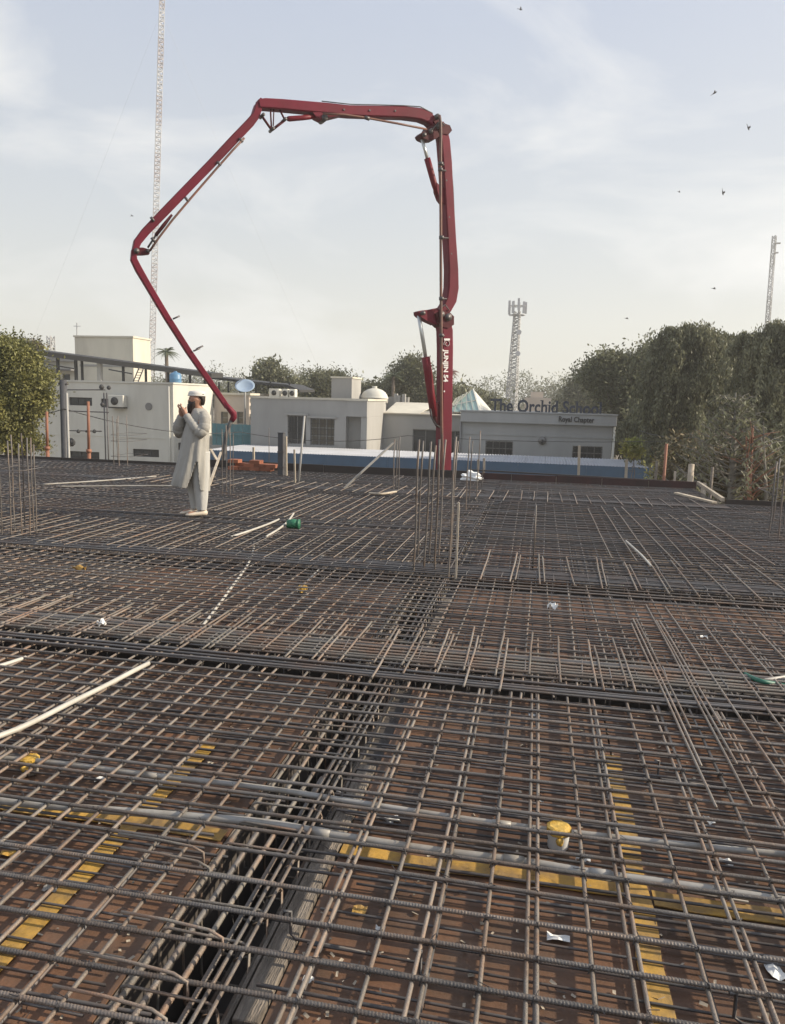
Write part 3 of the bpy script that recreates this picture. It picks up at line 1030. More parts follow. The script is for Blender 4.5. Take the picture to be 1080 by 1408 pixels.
capped_box(767, 1166, 1.15, 'yellow capped white box on the formwork right of the centre line', M['white'])
capped_box(42, 1064, 1.0, 'yellow capped box on the formwork at the left edge', M['pvc'])
capped_box(416, 820, 1.1, 'small orange capped box in the middle distance mat', M['pvc'])


# scraps
def scrap(px, py, sx, sy, m, label, z=0.006, rot=0.0, crumple=.006, cat='scrap', grp='litter on the formwork'):
    p = onz(px, py, z)
    mb = MB()
    n = 4
    c_, s_ = cos(rot), sin(rot)
    vs = []
    r = random.Random(px)
    for lay in (0, -.0012):
        for i in range(n + 1):
            for j in range(n + 1):
                u, v = (i / n - .5) * sx, (j / n - .5) * sy
                zz = crumple * sin(i * 1.9 + px) * cos(j * 1.3 + py) + (r.uniform(0, crumple) if lay == 0 else 0)
                if lay:
                    zz = vs[i * (n + 1) + j][2] - p.z + lay
                vs.append((p.x + u * c_ - v * s_, p.y + u * s_ + v * c_, p.z + zz))
    fs = []
    o2 = (n + 1) ** 2
    for i in range(n):
        for j in range(n):
            a = i * (n + 1) + j
            fs.append((a, a + n + 1, a + n + 2, a + 1))
            fs.append((o2 + a, o2 + a + 1, o2 + a + n + 2, o2 + a + n + 1))
    mb.add(vs, fs)
    return single(mb, 'scrap', m, label, cat, grp)


scrap(540, 1127, .055, .045, M['white'], 'white torn paper scrap behind the thick conduit near the centre', rot=.6)
scrap(768, 1290, .07, .028, M['white'], 'white rectangular scrap below the yellow capped white box', rot=.0)
scrap(1066, 1335, .045, .075, M['white'], 'white card scrap at the right edge of the foreground', rot=.12)
scrap(140, 1072, .05, .035, M['white'], 'white scrap on the formwork right of the left capped box', rot=.3)
scrap(802, 1184, .05, .03, M['white'], 'white crumpled scrap touching the thick conduit below the capped box', crumple=.014)
scrap(975, 1131, .04, .04, M['white'], 'white crumpled scrap between bars at the right', crumple=.014)
scrap(1000, 1186, .05, .03, M['white'], 'white folded scrap between the two conduits at the right', rot=-.5, crumple=.01)
scrap(735, 984, .06, .04, M['white'], 'white scrap near the cross beam above the foreground')
scrap(742, 1101, .035, .02, M['white'], 'tiny white scrap just above the yellow capped white box')
scrap(495, 1251, .045, .04, M['yellow'], 'yellow square scrap below the yellow strip near the centre', crumple=.004)
scrap(424, 1347, .03, .02, M['white'], 'tiny pale chip on the formwork near the bottom beside the trench')
scrap(523, 1277, .03, .02, M['white'], 'tiny pale chip below the yellow square scrap')
scrap(140, 859, .05, .04, M['white'], 'white lump on top of the mat at the left of the cross beam', z=.125, crumple=.03)
scrap(760, 836, .08, .05, M['white'], 'white lump in the middle mat right of the central column', z=.1, crumple=.03)
scrap(968, 876, .05, .04, M['white'], 'white scrap in the middle mat toward the right edge', z=.05, crumple=.01)
scrap(70, 1222, .05, .03, M['pvc'], 'grey scrap between bars beside the left yellow strip')
scrap(12, 1174, .06, .03, M['yellow'], 'yellowish scrap at the left edge below the thick conduit')
scrap(110, 783, .12, .05, M['yellow'], 'yellow scrap in the dark mat at the left', z=.1, crumple=.03)

# offcuts, sawdust and wire clippings lying on the formwork
cm = MB()
for _ in range(900):
    y_ = random.uniform(1.1, 4.2)
    x_ = random.uniform(-.75 * y_ - .4, .42 * y_ + .3)
    if TX0 - .02 < x_ < TX1 + .1:
        continue
    a_ = random.uniform(0, 6.28)
    l_, w_2 = random.uniform(.003, .012), random.uniform(.002, .005)
    u_ = Vector((cos(a_), sin(a_), 0)) * l_
    v_ = Vector((-sin(a_), cos(a_), random.uniform(-.3, .5))) * w_2
    c_ = Vector((x_, y_, .0035))
    cm.add([c_ - u_ - v_, c_ + u_ - v_, c_ + u_ + v_, c_ - u_ + v_ + Vector((0, 0, .002)), c_ + Vector((0, 0, -.004))], [(0, 1, 2, 3), (0, 4, 1), (1, 4, 2), (2, 4, 3), (3, 4, 0)])
tag(cm.build('wood_chips', M['wood_pale']), kind='stuff')
wm = MB()
for _ in range(160):
    y_ = random.uniform(1.1, 4.2)
    x_ = random.uniform(-.75 * y_ - .4, .42 * y_ + .3)
    if TX0 - .02 < x_ < TX1 + .1:
        continue
    a_ = random.uniform(0, 6.28)
    p0_ = Vector((x_, y_, .003))
    p1_ = p0_ + Vector((cos(a_), sin(a_), .1)) * .03
    p2_ = p1_ + Vector((cos(a_ + 1), sin(a_ + 1), -.05)) * .025
    wm.tube([p0_, p1_, p2_], .0012, 4)
tag(wm.build('wire_clippings', M['wire'], fix=False), kind='stuff')

# green cup, crumpled bag
p = onz(403, 726, .11)
t = thing('green_cup', p, 'green plastic cup lying on the mat left of the central column', 'cup')
MB().tube([p + Vector((-.07, 0, .045)), p + Vector((.0, .01, .05)), p + Vector((.06, .02, .045))], [.05, .058, .052], 12).build('cup', M['green'], t, True)
MB().tube([p + Vector((.055, .02, .045)), p + Vector((.075, .022, .045))], [.062, .062], 12).build('rim', M['green'], t, True)
p = onz(648, 660, .12)
mb = MB()
bm = bmesh.new()
bmesh.ops.create_icosphere(bm, subdivisions=3, radius=1)
for v in bm.verts:
    d = v.co.normalized()
    k = 1 + .35 * sin(5 * d.x + 2) * cos(4 * d.y) + .25 * sin(9 * d.z + 3 * d.x)
    v.co = Vector((d.x * .19 * k, d.y * .12 * k, max(-.02, d.z * .10 * k + .05)))
mb.add([v.co + p for v in bm.verts], [[v.index for v in f.verts] for f in bm.faces])
bm.free()
single(mb, 'crumpled_bag', M['white'], 'crumpled white bag at the far edge right of the boom', 'bag')

# ------------------------------------------------------------------ sticks and props near the far edge
def stick(a, b, w_, m, label, cat='timber', group=None, name='timber_post', round_=False, base=True):
    mb = MB()
    if round_:
        mb.tube([a, (Vector(a) + Vector(b)) / 2, b], w_ / 2, 8)
    else:
        mb.bar(a, b, w_, w_ * .75)
    return single(mb, name, m, label, cat, group, smooth=round_)


p = onz(473, 672, .11)
stick(p, at(541, 609, p.y + .5), .04, M['pvc'], 'grey stick leaning up to the right in front of the blue canopy')
p = onz(627, 796, .1)
stick(p, at(631, 691, p.y), .022, M['wood_pale'], 'pale rod standing just in front of the tall central cage')
p = onz(406, 664, .11)
stick(p, at(405, 618, p.y), .035, M['wood_pale'], 'pale post right of the dark clad column, the shorter of two')
p = onz(411, 662, .11)
stick(p, at(419, 572, p.y + .2), .04, M['conc'], 'grey post slanting beside the short pale post', round_=True)
p = onz(394, 654, .11)
stick(p, at(393.5, 600, p.y), .045, M['wood_pale'], 'pale post attached beside the dark clad column')
p = onz(387, 653, .11)
t = thing('clad_column', p, 'dark clad short column standing on the slab in front of the canopy', 'column')
a = at(387, 596, p.y)
MB().bx(p.x - .055, p.x + .055, p.y - .055, p.y + .055, .0, a.z).build('casing', M['clad'], t, bevel=.006)
MB().bx(p.x - .06, p.x + .06, p.y - .06, p.y + .06, a.z + .002, a.z + .02).build('cap_plate', M['clad'], t)
for z in (.25, .55):
    MB().bx(p.x - .062, p.x + .062, p.y - .062, p.y + .062, z, z + .03).build('clamp', M['gunmetal'], t)
p = onz(270, 668, .11)
stick(at(303, 640, p.y + 3.5), at(290, 618, p.y + 4), .05, M['wood_pale'], 'yellowish stick leaning by the hose end')
stick(onz(288, 668, .11), at(304, 622, 14.2), .04, M['wood_pale'], 'pale stick leaning against the bricks behind the man')
stick(at(352, 646, 15.6) - Vector((0, 0, 3.5)), at(349, 615, 15.6), .05, M['wood_pale'], 'yellowish post above the brick stack')

# brick stack at the far edge
t = thing('brick_stack', (-6.6, 15.0, .12), 'low stack of orange bricks on the far edge under the boom tip', 'bricks')
bmsh = MB().box((0, 0, 0), (.22, .105, .068))
br_me = bpy.data.meshes.new('brick')
br_me.from_pydata(bmsh.v, [], bmsh.f)
br_me.materials.append(M['brick'])
x0, x1 = onz(304, 648, .12).x, onz(372, 648, .12).x
for row in range(3):
    x = x0 + (.11 if row % 2 else 0)
    while x < x1 - (row == 2) * .35:
        for d in (0, 1):
            if row > 0 and random.random() < (.0, .12, .5)[row]:
                continue
            inst('brick', br_me, t, (x + .11, 14.72 + .115 * d, .125 + .034 + row * .07), (1, 1, 1), (0, 0, random.uniform(-.04, .04)))
        x += .232
# ------------------------------------------------------------------ concrete pump boom
PB, PT = at(609, 650, 20.0), at(318, 570, 16.5)
dirp = (PT - PB)
dirp.z = 0
dirp.normalize()
pn = dirp.cross(Vector((0, 0, 1)))
if pn.y > 0:
    pn = -pn                          # plane normal, toward the camera


def bp(x, y, out_=0.0):
    """point on the boom's vertical plane, moved out_ metres toward the camera side"""
    d = ray(x, y)
    q = C0 + d * ((PB - C0).dot(pn) / d.dot(pn))
    return q + pn * out_


def pxm(p):
    """metres per pixel at p"""
    fwd = R3 @ Vector((0, 0, -1))
    return (p - C0).dot(fwd) / F


pump = thing('concrete_pump', (PB.x, PB.y, GZ), 'tall dark red folding concrete pump boom arching over the whole slab', 'concrete pump')


def arm(name, path, wpx, thick, m=M['red'], parent=None, bev=0.22):
    pts = [bp(x, y) for x, y in path]
    rings = []
    n = len(pts)
    for i, p in enumerate(pts):
        t_ = (pts[min(i + 1, n - 1)] - pts[max(0, i - 1)]).normalized()
        s = t_.cross(pn).normalized()
        h = wpx[i] * pxm(p) / 2 * 0.98
        th = (thick[i] if isinstance(thick, list) else thick) / 2
        c = h * bev
        R = []
        for (a, b) in ((h, th - c), (h - c, th), (-h + c, th), (-h, th - c), (-h, -th + c), (-h + c, -th), (h - c, -th), (h, -th + c)):
            R.append(p + s * a + pn * b)
        rings.append(R)
    o = MB().rings(rings).build(name, m, parent or pump)
    return o


armA = arm('boom_arm', [(610, 700), (610, 650), (610.3, 600), (611.5, 540), (612, 480), (611.5, 455), (609, 443), (604, 436)],
           [16, 16.5, 17, 17.2, 18, 18.5, 18, 12], .34)
armB = arm('boom_arm', [(604, 431), (612, 424), (618, 412), (620.5, 396), (620.5, 372), (618, 330), (614, 262), (612, 225), (609.5, 195), (606, 178), (603, 171)],
           [9, 15, 17, 17.5, 16, 14.5, 14.5, 15, 14.5, 13, 9], .30)
armC = arm('boom_arm', [(601, 181), (596, 172), (588, 163.5), (576, 158.5), (554, 155.8), (520, 155), (479, 154), (450, 151), (420, 148.5), (387, 145.5), (364, 144), (355, 144.5)],
           [10, 13, 15, 15.5, 15, 14.5, 13.5, 14, 14, 13.5, 13, 11], .27)
armD = arm('boom_arm', [(360, 139), (355, 147), (351, 160), (343, 170), (320, 194), (290, 226), (255, 262), (225, 293), (200, 319), (189, 333), (185, 346)],
           [8, 10, 10.5, 11.5, 11.8, 11.5, 11.5, 11.5, 11, 10, 7], .22)
armE = arm('boom_arm', [(184, 344), (184, 357), (191, 371), (205, 395), (230, 437), (260, 484), (290, 527), (313, 560)],
           [6, 9, 9.5, 8.5, 8.5, 8.2, 7.5, 6.5], .15)
# lower pedestal and truck chassis top (below the slab edge)
MB().bar(bp(610, 690), Vector((bp(610, 690).x, bp(610, 690).y, GZ)), .5, .5).build('pedestal', M['red_dark'], pump)


def plate(name, poly, th, m=M['red'], out_=0.0, parent=None):
    pts = [bp(x, y, out_ - th / 2) for x, y in poly]
    return MB().prism(pts, pn * th).build(name, m, parent or pump)


def btube(name, pts, rpx, m, out_=0.0, sides=8, parent=None, const=True):
    P = [bp(x, y, out_) for x, y in pts]
    r = [rp * pxm(p) for rp, p in zip(rpx if isinstance(rpx, (list, tuple)) else [rpx] * len(P), P)]
    return MB().tube(P, r, sides).build(name, m, parent or pump, True)


# elbow between the two uprights
plate('elbow_lever', [(572, 429), (576, 427.5), (586, 426.5), (598, 424), (604, 430), (603, 446), (596, 447), (583, 441), (574, 435)], .26)
plate('elbow_knuckle', [(594, 432), (601, 428), (610, 427), (619, 436), (619, 447), (612, 452), (603, 450), (597, 444)], .40, M['red_dark'])
for (x, y, r) in ((611, 437, 5.0), (602, 433, 4.0), (577, 431.5, 2.6)):
    btube('pin', [(x, y)] * 1 + [(x, y)], r, M['gunmetal']) if False else MB().tube([bp(x, y, -.22), bp(x, y, .235)], r * .0187, 14).build('pin', M['gunmetal'], pump, True)
btube('cylinder_rod', [(575.5, 434), (580, 460), (585.5, 494)], 2.7, M['chrome'], .02)
btube('cylinder_barrel', [(585, 491), (588, 510), (592, 540), (596.5, 572)], [5.8, 5.8, 5.6, 5.2], M['red_barrel'], .02, 12)
plate('cylinder_mount', [(593, 560), (600, 552), (604, 565), (603, 588), (598, 580)], .2, M['red_dark'])
btube('hydraulic_hose', [(588, 562), (590, 575), (596, 584), (602, 588)], 1.0, M['hose'], .16)
# upper joint
plate('joint_bracket', [(574.5, 187), (577, 184), (583, 182), (586, 176), (594, 172), (600, 180), (600, 190), (594, 194), (585, 195), (578, 192)], .3, M['red_dark'])
plate('joint_knuckle', [(592, 170), (597, 163), (602, 169), (608, 173), (614, 175), (617, 182), (612, 188), (602, 186)], .34, M['red_dark'])
for (x, y, r) in ((597, 163.5, 3.5), (599, 176, 4.0), (588, 183, 3.0), (579, 188, 2.6)):
    MB().tube([bp(x, y, -.19), bp(x, y, .2)], r * .0187, 14).build('pin', M['gunmetal'], pump, True)
btube('cylinder_rod', [(580, 192), (584, 206), (588, 221)], 2.3, M['chrome'], .02)
btube('cylinder_barrel', [(587, 218), (592, 236), (597, 254), (602, 268)], [4.4, 4.4, 4.2, 3.8], M['red_barrel'], .02, 12)
plate('cylinder_mount', [(598, 252), (604, 258), (611, 262), (611, 285), (603, 275), (599, 264)], .2, M['red'])
# long delivery pipe on the near side of both uprights
btube('delivery_pipe', [(597, 163), (598.5, 172), (599, 190), (598.5, 240), (599, 300), (599.5, 420), (600, 500), (600.5, 580), (602, 640), (602, 700)], 2.0, M['pipe_or'], .26, 10)
for (x, y, x2) in ((599, 229, 606), (598.5, 237, 609), (600, 329, 612), (600, 412, 610), (600, 462, 607)):
    MB().tube([bp(x - 1.5, y, .26), bp(x2, y, .16)], .018, 6).build('pipe_bracket', M['gunmetal'], pump)
    MB().tube([bp(x, y - 2.2, .26), bp(x, y + 2.2, .26)], .062, 12).build('pipe_clamp', M['gunmetal'], pump, True)
# third arm fittings
plate('belly_mount', [(428, 157), (437, 156), (470, 159.5), (462, 161.5), (454, 163.5), (448, 165), (440, 166.5), (433, 163)], .24)
btube('cylinder_barrel', [(394.5, 164), (397, 164), (415, 162.6), (434, 160.5)], [2.6, 3.6, 3.4, 3.2], M['red_barrel'], .03, 12)
MB().tube([bp(444, 164, -.14), bp(444, 164, .15)], 4.2 * .0175, 14).build('pin', M['gunmetal'], pump, True)
btube('delivery_pipe', [(440, 160), (470, 161.5), (498, 165.5), (540, 173), (581, 181)], 1.5, M['pipe_or'], .2, 8)
MB().tube([bp(497, 165, .2), bp(503, 167, .2)], .045, 10).build('pipe_clamp', M['gunmetal'], pump, True)
# link triangle at the top left elbow
for (a, b, wd) in (((359, 160), (373, 180), 3.6), ((373, 180), (391, 166), 3.6), ((391, 166), (383, 150), 2.8), ((371, 148), (372.5, 176), 2.4), ((376, 150), (375, 174), 1.8), ((391, 165), (398, 164), 2.8)):
    btube('link_rod', [a, b], wd / 2, M['red_dark'], .05)
for (x, y) in ((373.3, 179), (390, 166), (360, 160)):
    MB().tube([bp(x, y, -.1), bp(x, y, .15)], .036, 12).build('pin', M['gunmetal'], pump, True)
# delivery pipe below the fourth arm
btube('delivery_pipe', [(334, 192), (318, 209), (295, 235), (262, 273), (235, 305), (216, 330), (205, 346)], 1.5, M['pipe_or'], .12, 8)
for (x, y) in ((331, 197), (301, 229), (257, 278), (211, 333), (210, 305)):
    MB().tube([bp(x - 4, y - 5, .12), bp(x + 1, y + 1, .12)], .03, 8).build('pipe_clamp', M['gunmetal'], pump, True)
btube('cylinder_barrel', [(236, 296), (225, 310), (214, 324)], [1.6, 2.6, 2.4], M['red_dark'], .05, 10)
btube('cylinder_rod', [(214, 324), (203, 341)], 1.3, M['gunmetal'], .05)
plate('joint_bracket', [(187, 341), (196, 341), (206, 344), (205, 350), (196, 351), (186, 351)], .14, M['red_dark'])
for (x, y, r) in ((187, 346, 3.6), (203, 346, 2.6)):
    MB().tube([bp(x, y, -.12), bp(x, y, .13)], r * .0155, 12).build('pin', M['gunmetal'], pump, True)
for (x, y) in ((240, 437), (268, 481), (272, 478)):
    MB().tube([bp(x - 3, y + 2, .09), bp(x + 6, y - 2, .09)], .02, 6).build('pipe_clamp', M['gunmetal'], pump, True)
btube('end_elbow', [(308, 553), (316, 563), (321, 569), (321, 574), (318, 579)], [3.0, 4.2, 4.8, 4.4, 3.6], M['red'], .03, 12)
btube('end_hose', [(319, 575), (315, 585), (311, 597), (309, 612), (307.5, 628), (306.5, 646)], [2.6, 2.8, 2.8, 2.8, 2.6, 2.4], M['hose'], .03, 10)


btube('hydraulic_hose', [(592, 158), (575, 149), (554, 147.5), (520, 146.5), (480, 145.8), (440, 141.5)], .7, M['hose'], .12, 6)
btube('hydraulic_hose', [(604, 176), (612, 190), (617, 225), (620, 262), (623, 330), (626, 372), (626, 398), (621, 416), (613, 428)], .7, M['hose'], .12, 6)
btube('hydraulic_hose', [(612, 428), (606, 420), (601, 424), (599, 436), (603, 446)], .8, M['hose'], .22, 6)
btube('hydraulic_hose', [(585, 186), (592, 178), (600, 170), (606, 176)], .8, M['hose'], .2, 6)
for (x, y) in ((540, 155), (505, 154.5), (470, 153.5), (610, 250), (614, 300), (617, 350)):
    MB().tube([bp(x, y, .13), bp(x, y, .155)], .022, 8).build('bolt', M['gunmetal'], pump)


# lettering on the lower arm, reading downward
def text_mesh(body, size, extr, bold=0.0, align='LEFT'):
    cu = bpy.data.curves.new('lettering', 'FONT')
    cu.body = body
    cu.size = size
    cu.extrude = extr
    cu.offset = bold
    cu.resolution_u = 3
    cu.align_x = align
    o = bpy.data.objects.new('lettering', cu)
    col.objects.link(o)
    dg = bpy.context.evaluated_depsgraph_get()
    me = bpy.data.meshes.new_from_object(o.evaluated_get(dg))
    bpy.data.objects.remove(o)
    bpy.data.curves.remove(cu)
    return me


def text_on(name, body, size, origin, xdir, ydir, m, parent, extr=.004, bold=0.0):
    me = text_mesh(body, size, extr, bold)
    X = Vector(xdir).normalized()
    Y = Vector(ydir).normalized()
    Z = X.cross(Y)
    mt = Matrix((X, Y, Z)).transposed().to_4x4()
    mt.translation = Vector(origin) - OFF.get(parent.name, Vector())
    me.transform(mt)
    me.materials.clear()
    me.materials.append(m)
    o = bpy.data.objects.new(name, me)
    o.parent = parent
    col.objects.link(o)
    OFF[o.name] = OFF.get(parent.name, Vector())
    return o


face = .176
dn = (bp(611, 540, face) - bp(611.5, 480, face)).normalized()
rt = dn.cross(pn) * -1
if rt.dot(bp(620, 500) - bp(600, 500)) < 0:
    rt = -rt
xd = dn                # text runs downward
yd = rt                # letters' tops to the right
px1 = pxm(bp(611, 500))
wtxt = (525 - 481) * px1
tm = text_on('lettering', 'JUNJIN 54', 9.5 * px1, bp(606, 481.5, face), xd, yd, M['sign_white'], armA, .003, .006)
xs_ = [v.co.dot(xd) for v in tm.data.vertices]
k = wtxt / (max(xs_) - min(xs_))
o0 = bp(606, 481.5, face) - OFF[armA.name]
for v in tm.data.vertices:
    d = v.co - o0
    v.co = o0 + d + xd * (d.dot(xd) * (k - 1))
# swirl emblem above the letters
em = MB()
pts = []
for i in range(22):
    a = radians(200 - i * 22)
    r = (5.2 - i * .16) * px1
    pts.append(bp(610, 473, face) + rt * (r * cos(a)) - dn * (r * sin(a)))
for i in range(len(pts) - 1):
    em.bar(pts[i], pts[i + 1], 1.7 * px1, .006)
em.build('emblem', M['sign_white'], armA)
em = MB().box(bp(608, 470, face), (.001, .001, .001))
MB().prism([bp(606, 466, face), bp(614, 466, face), bp(614, 468.6, face), bp(606, 468.6, face)], pn * .005).build('emblem', M['sign_white'], armA)
MB().tube([bp(606.5, 538, face - .01), bp(606.5, 538, face + .004)], .02, 8).build('rivet', M['sign_white'], armA)

# ------------------------------------------------------------------ buildings
def wall_mesh(mb, x0, x1, z0, z1, y, holes, depth=.14):
    """front wall facing -Y with real openings and reveals; holes: (x0, x1, z0, z1)"""
    xs = sorted({x0, x1, *[h[0] for h in holes], *[h[1] for h in holes]})
    zs = sorted({z0, z1, *[h[2] for h in holes], *[h[3] for h in holes]})
    for i in range(len(xs) - 1):
        for j in range(len(zs) - 1):
            cx, cz = (xs[i] + xs[i + 1]) / 2, (zs[j] + zs[j + 1]) / 2
            if any(h[0] < cx < h[1] and h[2] < cz < h[3] for h in holes):
                continue
            mb.add([(xs[i], y, zs[j]), (xs[i + 1], y, zs[j]), (xs[i + 1], y, zs[j + 1]), (xs[i], y, zs[j + 1])], [(0, 1, 2, 3)])
    for (a, b, c, d) in holes:
        mb.add([(a, y, c), (b, y, c), (b, y, d), (a, y, d), (a, y + depth, c), (b, y + depth, c), (b, y + depth, d), (a, y + depth, d)],
               [(0, 4, 5, 1), (1, 5, 6, 2), (2, 6, 7, 3), (3, 7, 4, 0)])


def shell(parent, m, x0, x1, y0, y1, z0, z1, holes=(), name='wall', top=True, depth=.14):
    mb = MB()
    wall_mesh(mb, x0, x1, z0, z1, y0, list(holes), depth)
    mb.add([(x0, y0, z0), (x0, y1, z0), (x0, y1, z1), (x0, y0, z1)], [(0, 1, 2, 3)])
    mb.add([(x1, y0, z0), (x1, y1, z0), (x1, y1, z1), (x1, y0, z1)], [(0, 3, 2, 1)])
    mb.add([(x0, y1, z0), (x1, y1, z0), (x1, y1, z1), (x0, y1, z1)], [(0, 3, 2, 1)])
    if top:
        mb.add([(x0, y0, z1), (x1, y0, z1), (x1, y1, z1), (x0, y1, z1)], [(0, 1, 2, 3)])
    return mb.build(name, m, parent, fix=False)


def window(parent, h, y, nx=2, nz=1, glass=None, fr=None, grille=False, depth=.13, bar_=.045, name='window'):
    a, b, c, d = h
    e = .004
    mb = MB()
    yf = y + depth - .05
    mb.bx(a + e, a + .05, yf, yf + .04, c + e, d - e).bx(b - .05, b - e, yf, yf + .04, c + e, d - e)
    mb.bx(a + .05, b - .05, yf, yf + .04, c + e, c + .05).bx(a + .05, b - .05, yf, yf + .04, d - .05, d - e)
    w_ = mb.build(name, fr or M['frame'], parent)
    for i in range(nx):
        for j in range(nz):
            u0, u1 = a + .05 + (b - a - .1) * i / nx, a + .05 + (b - a - .1) * (i + 1) / nx
            v0, v1 = c + .05 + (d - c - .1) * j / nz, c + .05 + (d - c - .1) * (j + 1) / nz
            MB().bx(u0 + .012, u1 - .012, yf + .022, yf + .03, v0 + .012, v1 - .012).build('pane', glass or M['glass'], w_)
    mm = MB()
    for i in range(1, nx):
        x = a + .05 + (b - a - .1) * i / nx
        mm.bx(x - .02, x + .02, yf + .004, yf + .034, c + .05, d - .05)
    for j in range(1, nz):
        z = c + .05 + (d - c - .1) * j / nz
        mm.bx(a + .05, b - .05, yf + .006, yf + .032, z - .02, z + .02)
    if mm.v:
        mm.build('mullion', fr or M['frame'], w_)
    # backing so that the opening is closed behind the panes
    MB().bx(a, b, yf + .045, yf + .06, c, d).build('back_panel', M['dark'], w_)
    if grille:
        g = MB()
        n = max(3, int((b - a) / .16))
        for i in range(1, n):
            x = a + (b - a) * i / n
            g.bx(x - .010, x + .010, y + .018, y + .034, c + .01, d - .01)
        for j in range(1, 5):
            z = c + (d - c) * j / 5
            g.bx(a + .01, b - .01, y + .036, y + .05, z - .010, z + .010)
        g.build('grille', M['frame_dark'], w_)
    return w_


def rect(px0, py0, px1, py1, Y):
    p, q = at((px0 + px0) / 2, py0, Y), at(px1, py1, Y)
    return (min(p.x, q.x), max(p.x, q.x), min(p.z, q.z), max(p.z, q.z))


# --- white building at the left ------------------------------------------------
YW = 36.0
xl, xr = at(60, 525, YW).x, at(238, 530, YW).x
zt = at(160, 526.5, YW).z
wb = thing('white_building', ((xl + xr) / 2, YW + 2.4, GZ), 'white flat roofed building with slit windows behind the man', 'building')
H_ = [rect(95, 546, 127, 558, YW), rect(139, 548, 171, 561, YW), rect(43, 609, 61, 620, YW), rect(96, 620, 137, 632, YW), rect(183, 617, 219, 629, YW)]
shell(wb, M['wall_white'], xl - 1.5, xr, YW, 40.8, GZ, zt, H_)
for h in H_:
    window(wb, h, YW, 3 if h[1] - h[0] > 1 else 2, 1, fr=M['frame_dark'])
MB().bx(xl - 1.55, xr + .05, YW - .05, 40.85, zt + .003, zt + .09).build('coping', M['wall_white'], wb)
p = at(205, 559, YW)
MB().tube([(p.x, YW - .02, p.z), (p.x, YW + .06, p.z)], .16, 20).build('round_vent', M['frame_dark'], wb)
MB().tube([(p.x, YW - .035, p.z), (p.x, YW - .005, p.z)], .19, 20).build('vent_rim', M['frame'], wb)
# downpipe and drip line
MB().tube([(xr - .2, YW - .05, zt - .1), (xr - .2, YW - .05, GZ)], .04, 8).build('downpipe', M['wall_white'], wb, True)
p = at(150, 600, YW)
MB().bx(xl, xr - .4, YW - .025, YW - .002, p.z - .02, p.z + .02).build('string_course', M['wall_white'], wb)
q = at(246, 613, YW + .8)
MB().bx(xr + .003, xr + .03, YW + .5, YW + 1.2, q.z - .18, q.z + .18).build('side_grille', M['frame_dark'], wb)
# roof pergola with a dark canopy slab
pg = thing('roof_pergola', (xl + 2, YW + 1.5, zt), 'dark flat roof canopy on thin steel posts above the white building', 'canopy')
c0, c1 = at(38, 480, YW + .3), at(291, 513, 40.2)
c2 = at(400, 533, YW + 2.2)


def slab(pts, th, m, name, parent, back):
    mb = MB()
    v = []
    for p in pts:
        v += [(p.x, p.y, p.z), (p.x, p.y + back, p.z + .05), (p.x, p.y, p.z - th), (p.x, p.y + back, p.z - th + .05)]
    f = []
    for i in range(len(pts) - 1):
        k = 4 * i
        f += [(k, k + 4, k + 5, k + 1), (k + 2, k + 3, k + 7, k + 6), (k, k + 2, k + 6, k + 4), (k + 1, k + 5, k + 7, k + 3)]
    k = 4 * (len(pts) - 1)
    f += [(0, 1, 3, 2), (k, k + 2, k + 3, k + 1)]
    return mb.add(v, f).build(name, m, parent)


slab([c0, c1], .26, M['frame_dark'], 'canopy_sheet', pg, 1.6)
for (px, wd) in ((80, .09), (105, .12), (113, .07), (138, .22), (170, .11), (201, .1), (232, .08), (262, .09), (283, .09)):
    yq = YW + .6 + 4.0 * (px - 38) / 253
    b = at(px, 520, yq)
    zz = c0.z + (c1.z - c0.z) * ((b.x - c0.x) / (c1.x - c0.x)) - .25
    MB().bx(b.x - wd / 2, b.x + wd / 2, yq - wd / 2, yq + wd / 2, zt + .09, zz).build('post', M['frame_dark'] if wd < .2 else M['conc'], pg)
    MB().bx(b.x - .04 - .3, b.x + .04 - .3, yq + .5, yq + .58, zt + .09, zz + .02).build('post', M['frame_dark'], pg)
for (pa, pb_) in (((60, 500), (103, 507)), ((150, 508), (182, 514))):
    MB().bar(at(*pa, YW + .62), at(*pb_, YW + .62), .06).build('rail', M['frame_dark'], pg)
g2 = thing('roof_canopy', (at(345, 525, 40).x, 40, 1.5), 'thin dark canopy behind the blue satellite dish', 'canopy')
slab([at(285, 517, 42.5), at(345, 524, 42.5), at(395, 529, 42.5), at(412, 536, 42.5)], .15, M['frame_dark'], 'canopy_sheet', g2, 3)
for px in (290, 301, 314, 330, 352, 372, 398):
    a = at(px, 528, 42.8)
    MB().bx(a.x - .04, a.x + .04, 42.8, 42.88, at(320, 543, 40.9).z + .125 if px < 346 else GZ, a.z + .12).build('post', M['frame_dark'], g2)
# rooftop stair tower
YT = 43.0
x0, x1 = at(103, 470, YT).x, at(183, 470, YT).x
z1 = at(143, 464, YT).z
tw_ = thing('stair_tower', ((x0 + x1) / 2, YT + 1, 1.5), 'cream block of a stair tower rising above the dark roof canopy', 'building')
shell(tw_, M['wall_cream'], x0, x1, YT, YT + 2.1, GZ, z1)
MB().bx(x0 - .06, x1 + .06, YT - .06, YT + 2.16, z1 + .003, z1 + .1).build('coping', M['wall_cream'], tw_)
MB().bx(x0 + .3, x1 - .4, YT - .03, YT - .002, z1 - 1.75, z1 - 1.62).build('ledge', M['wall_grey'], tw_)
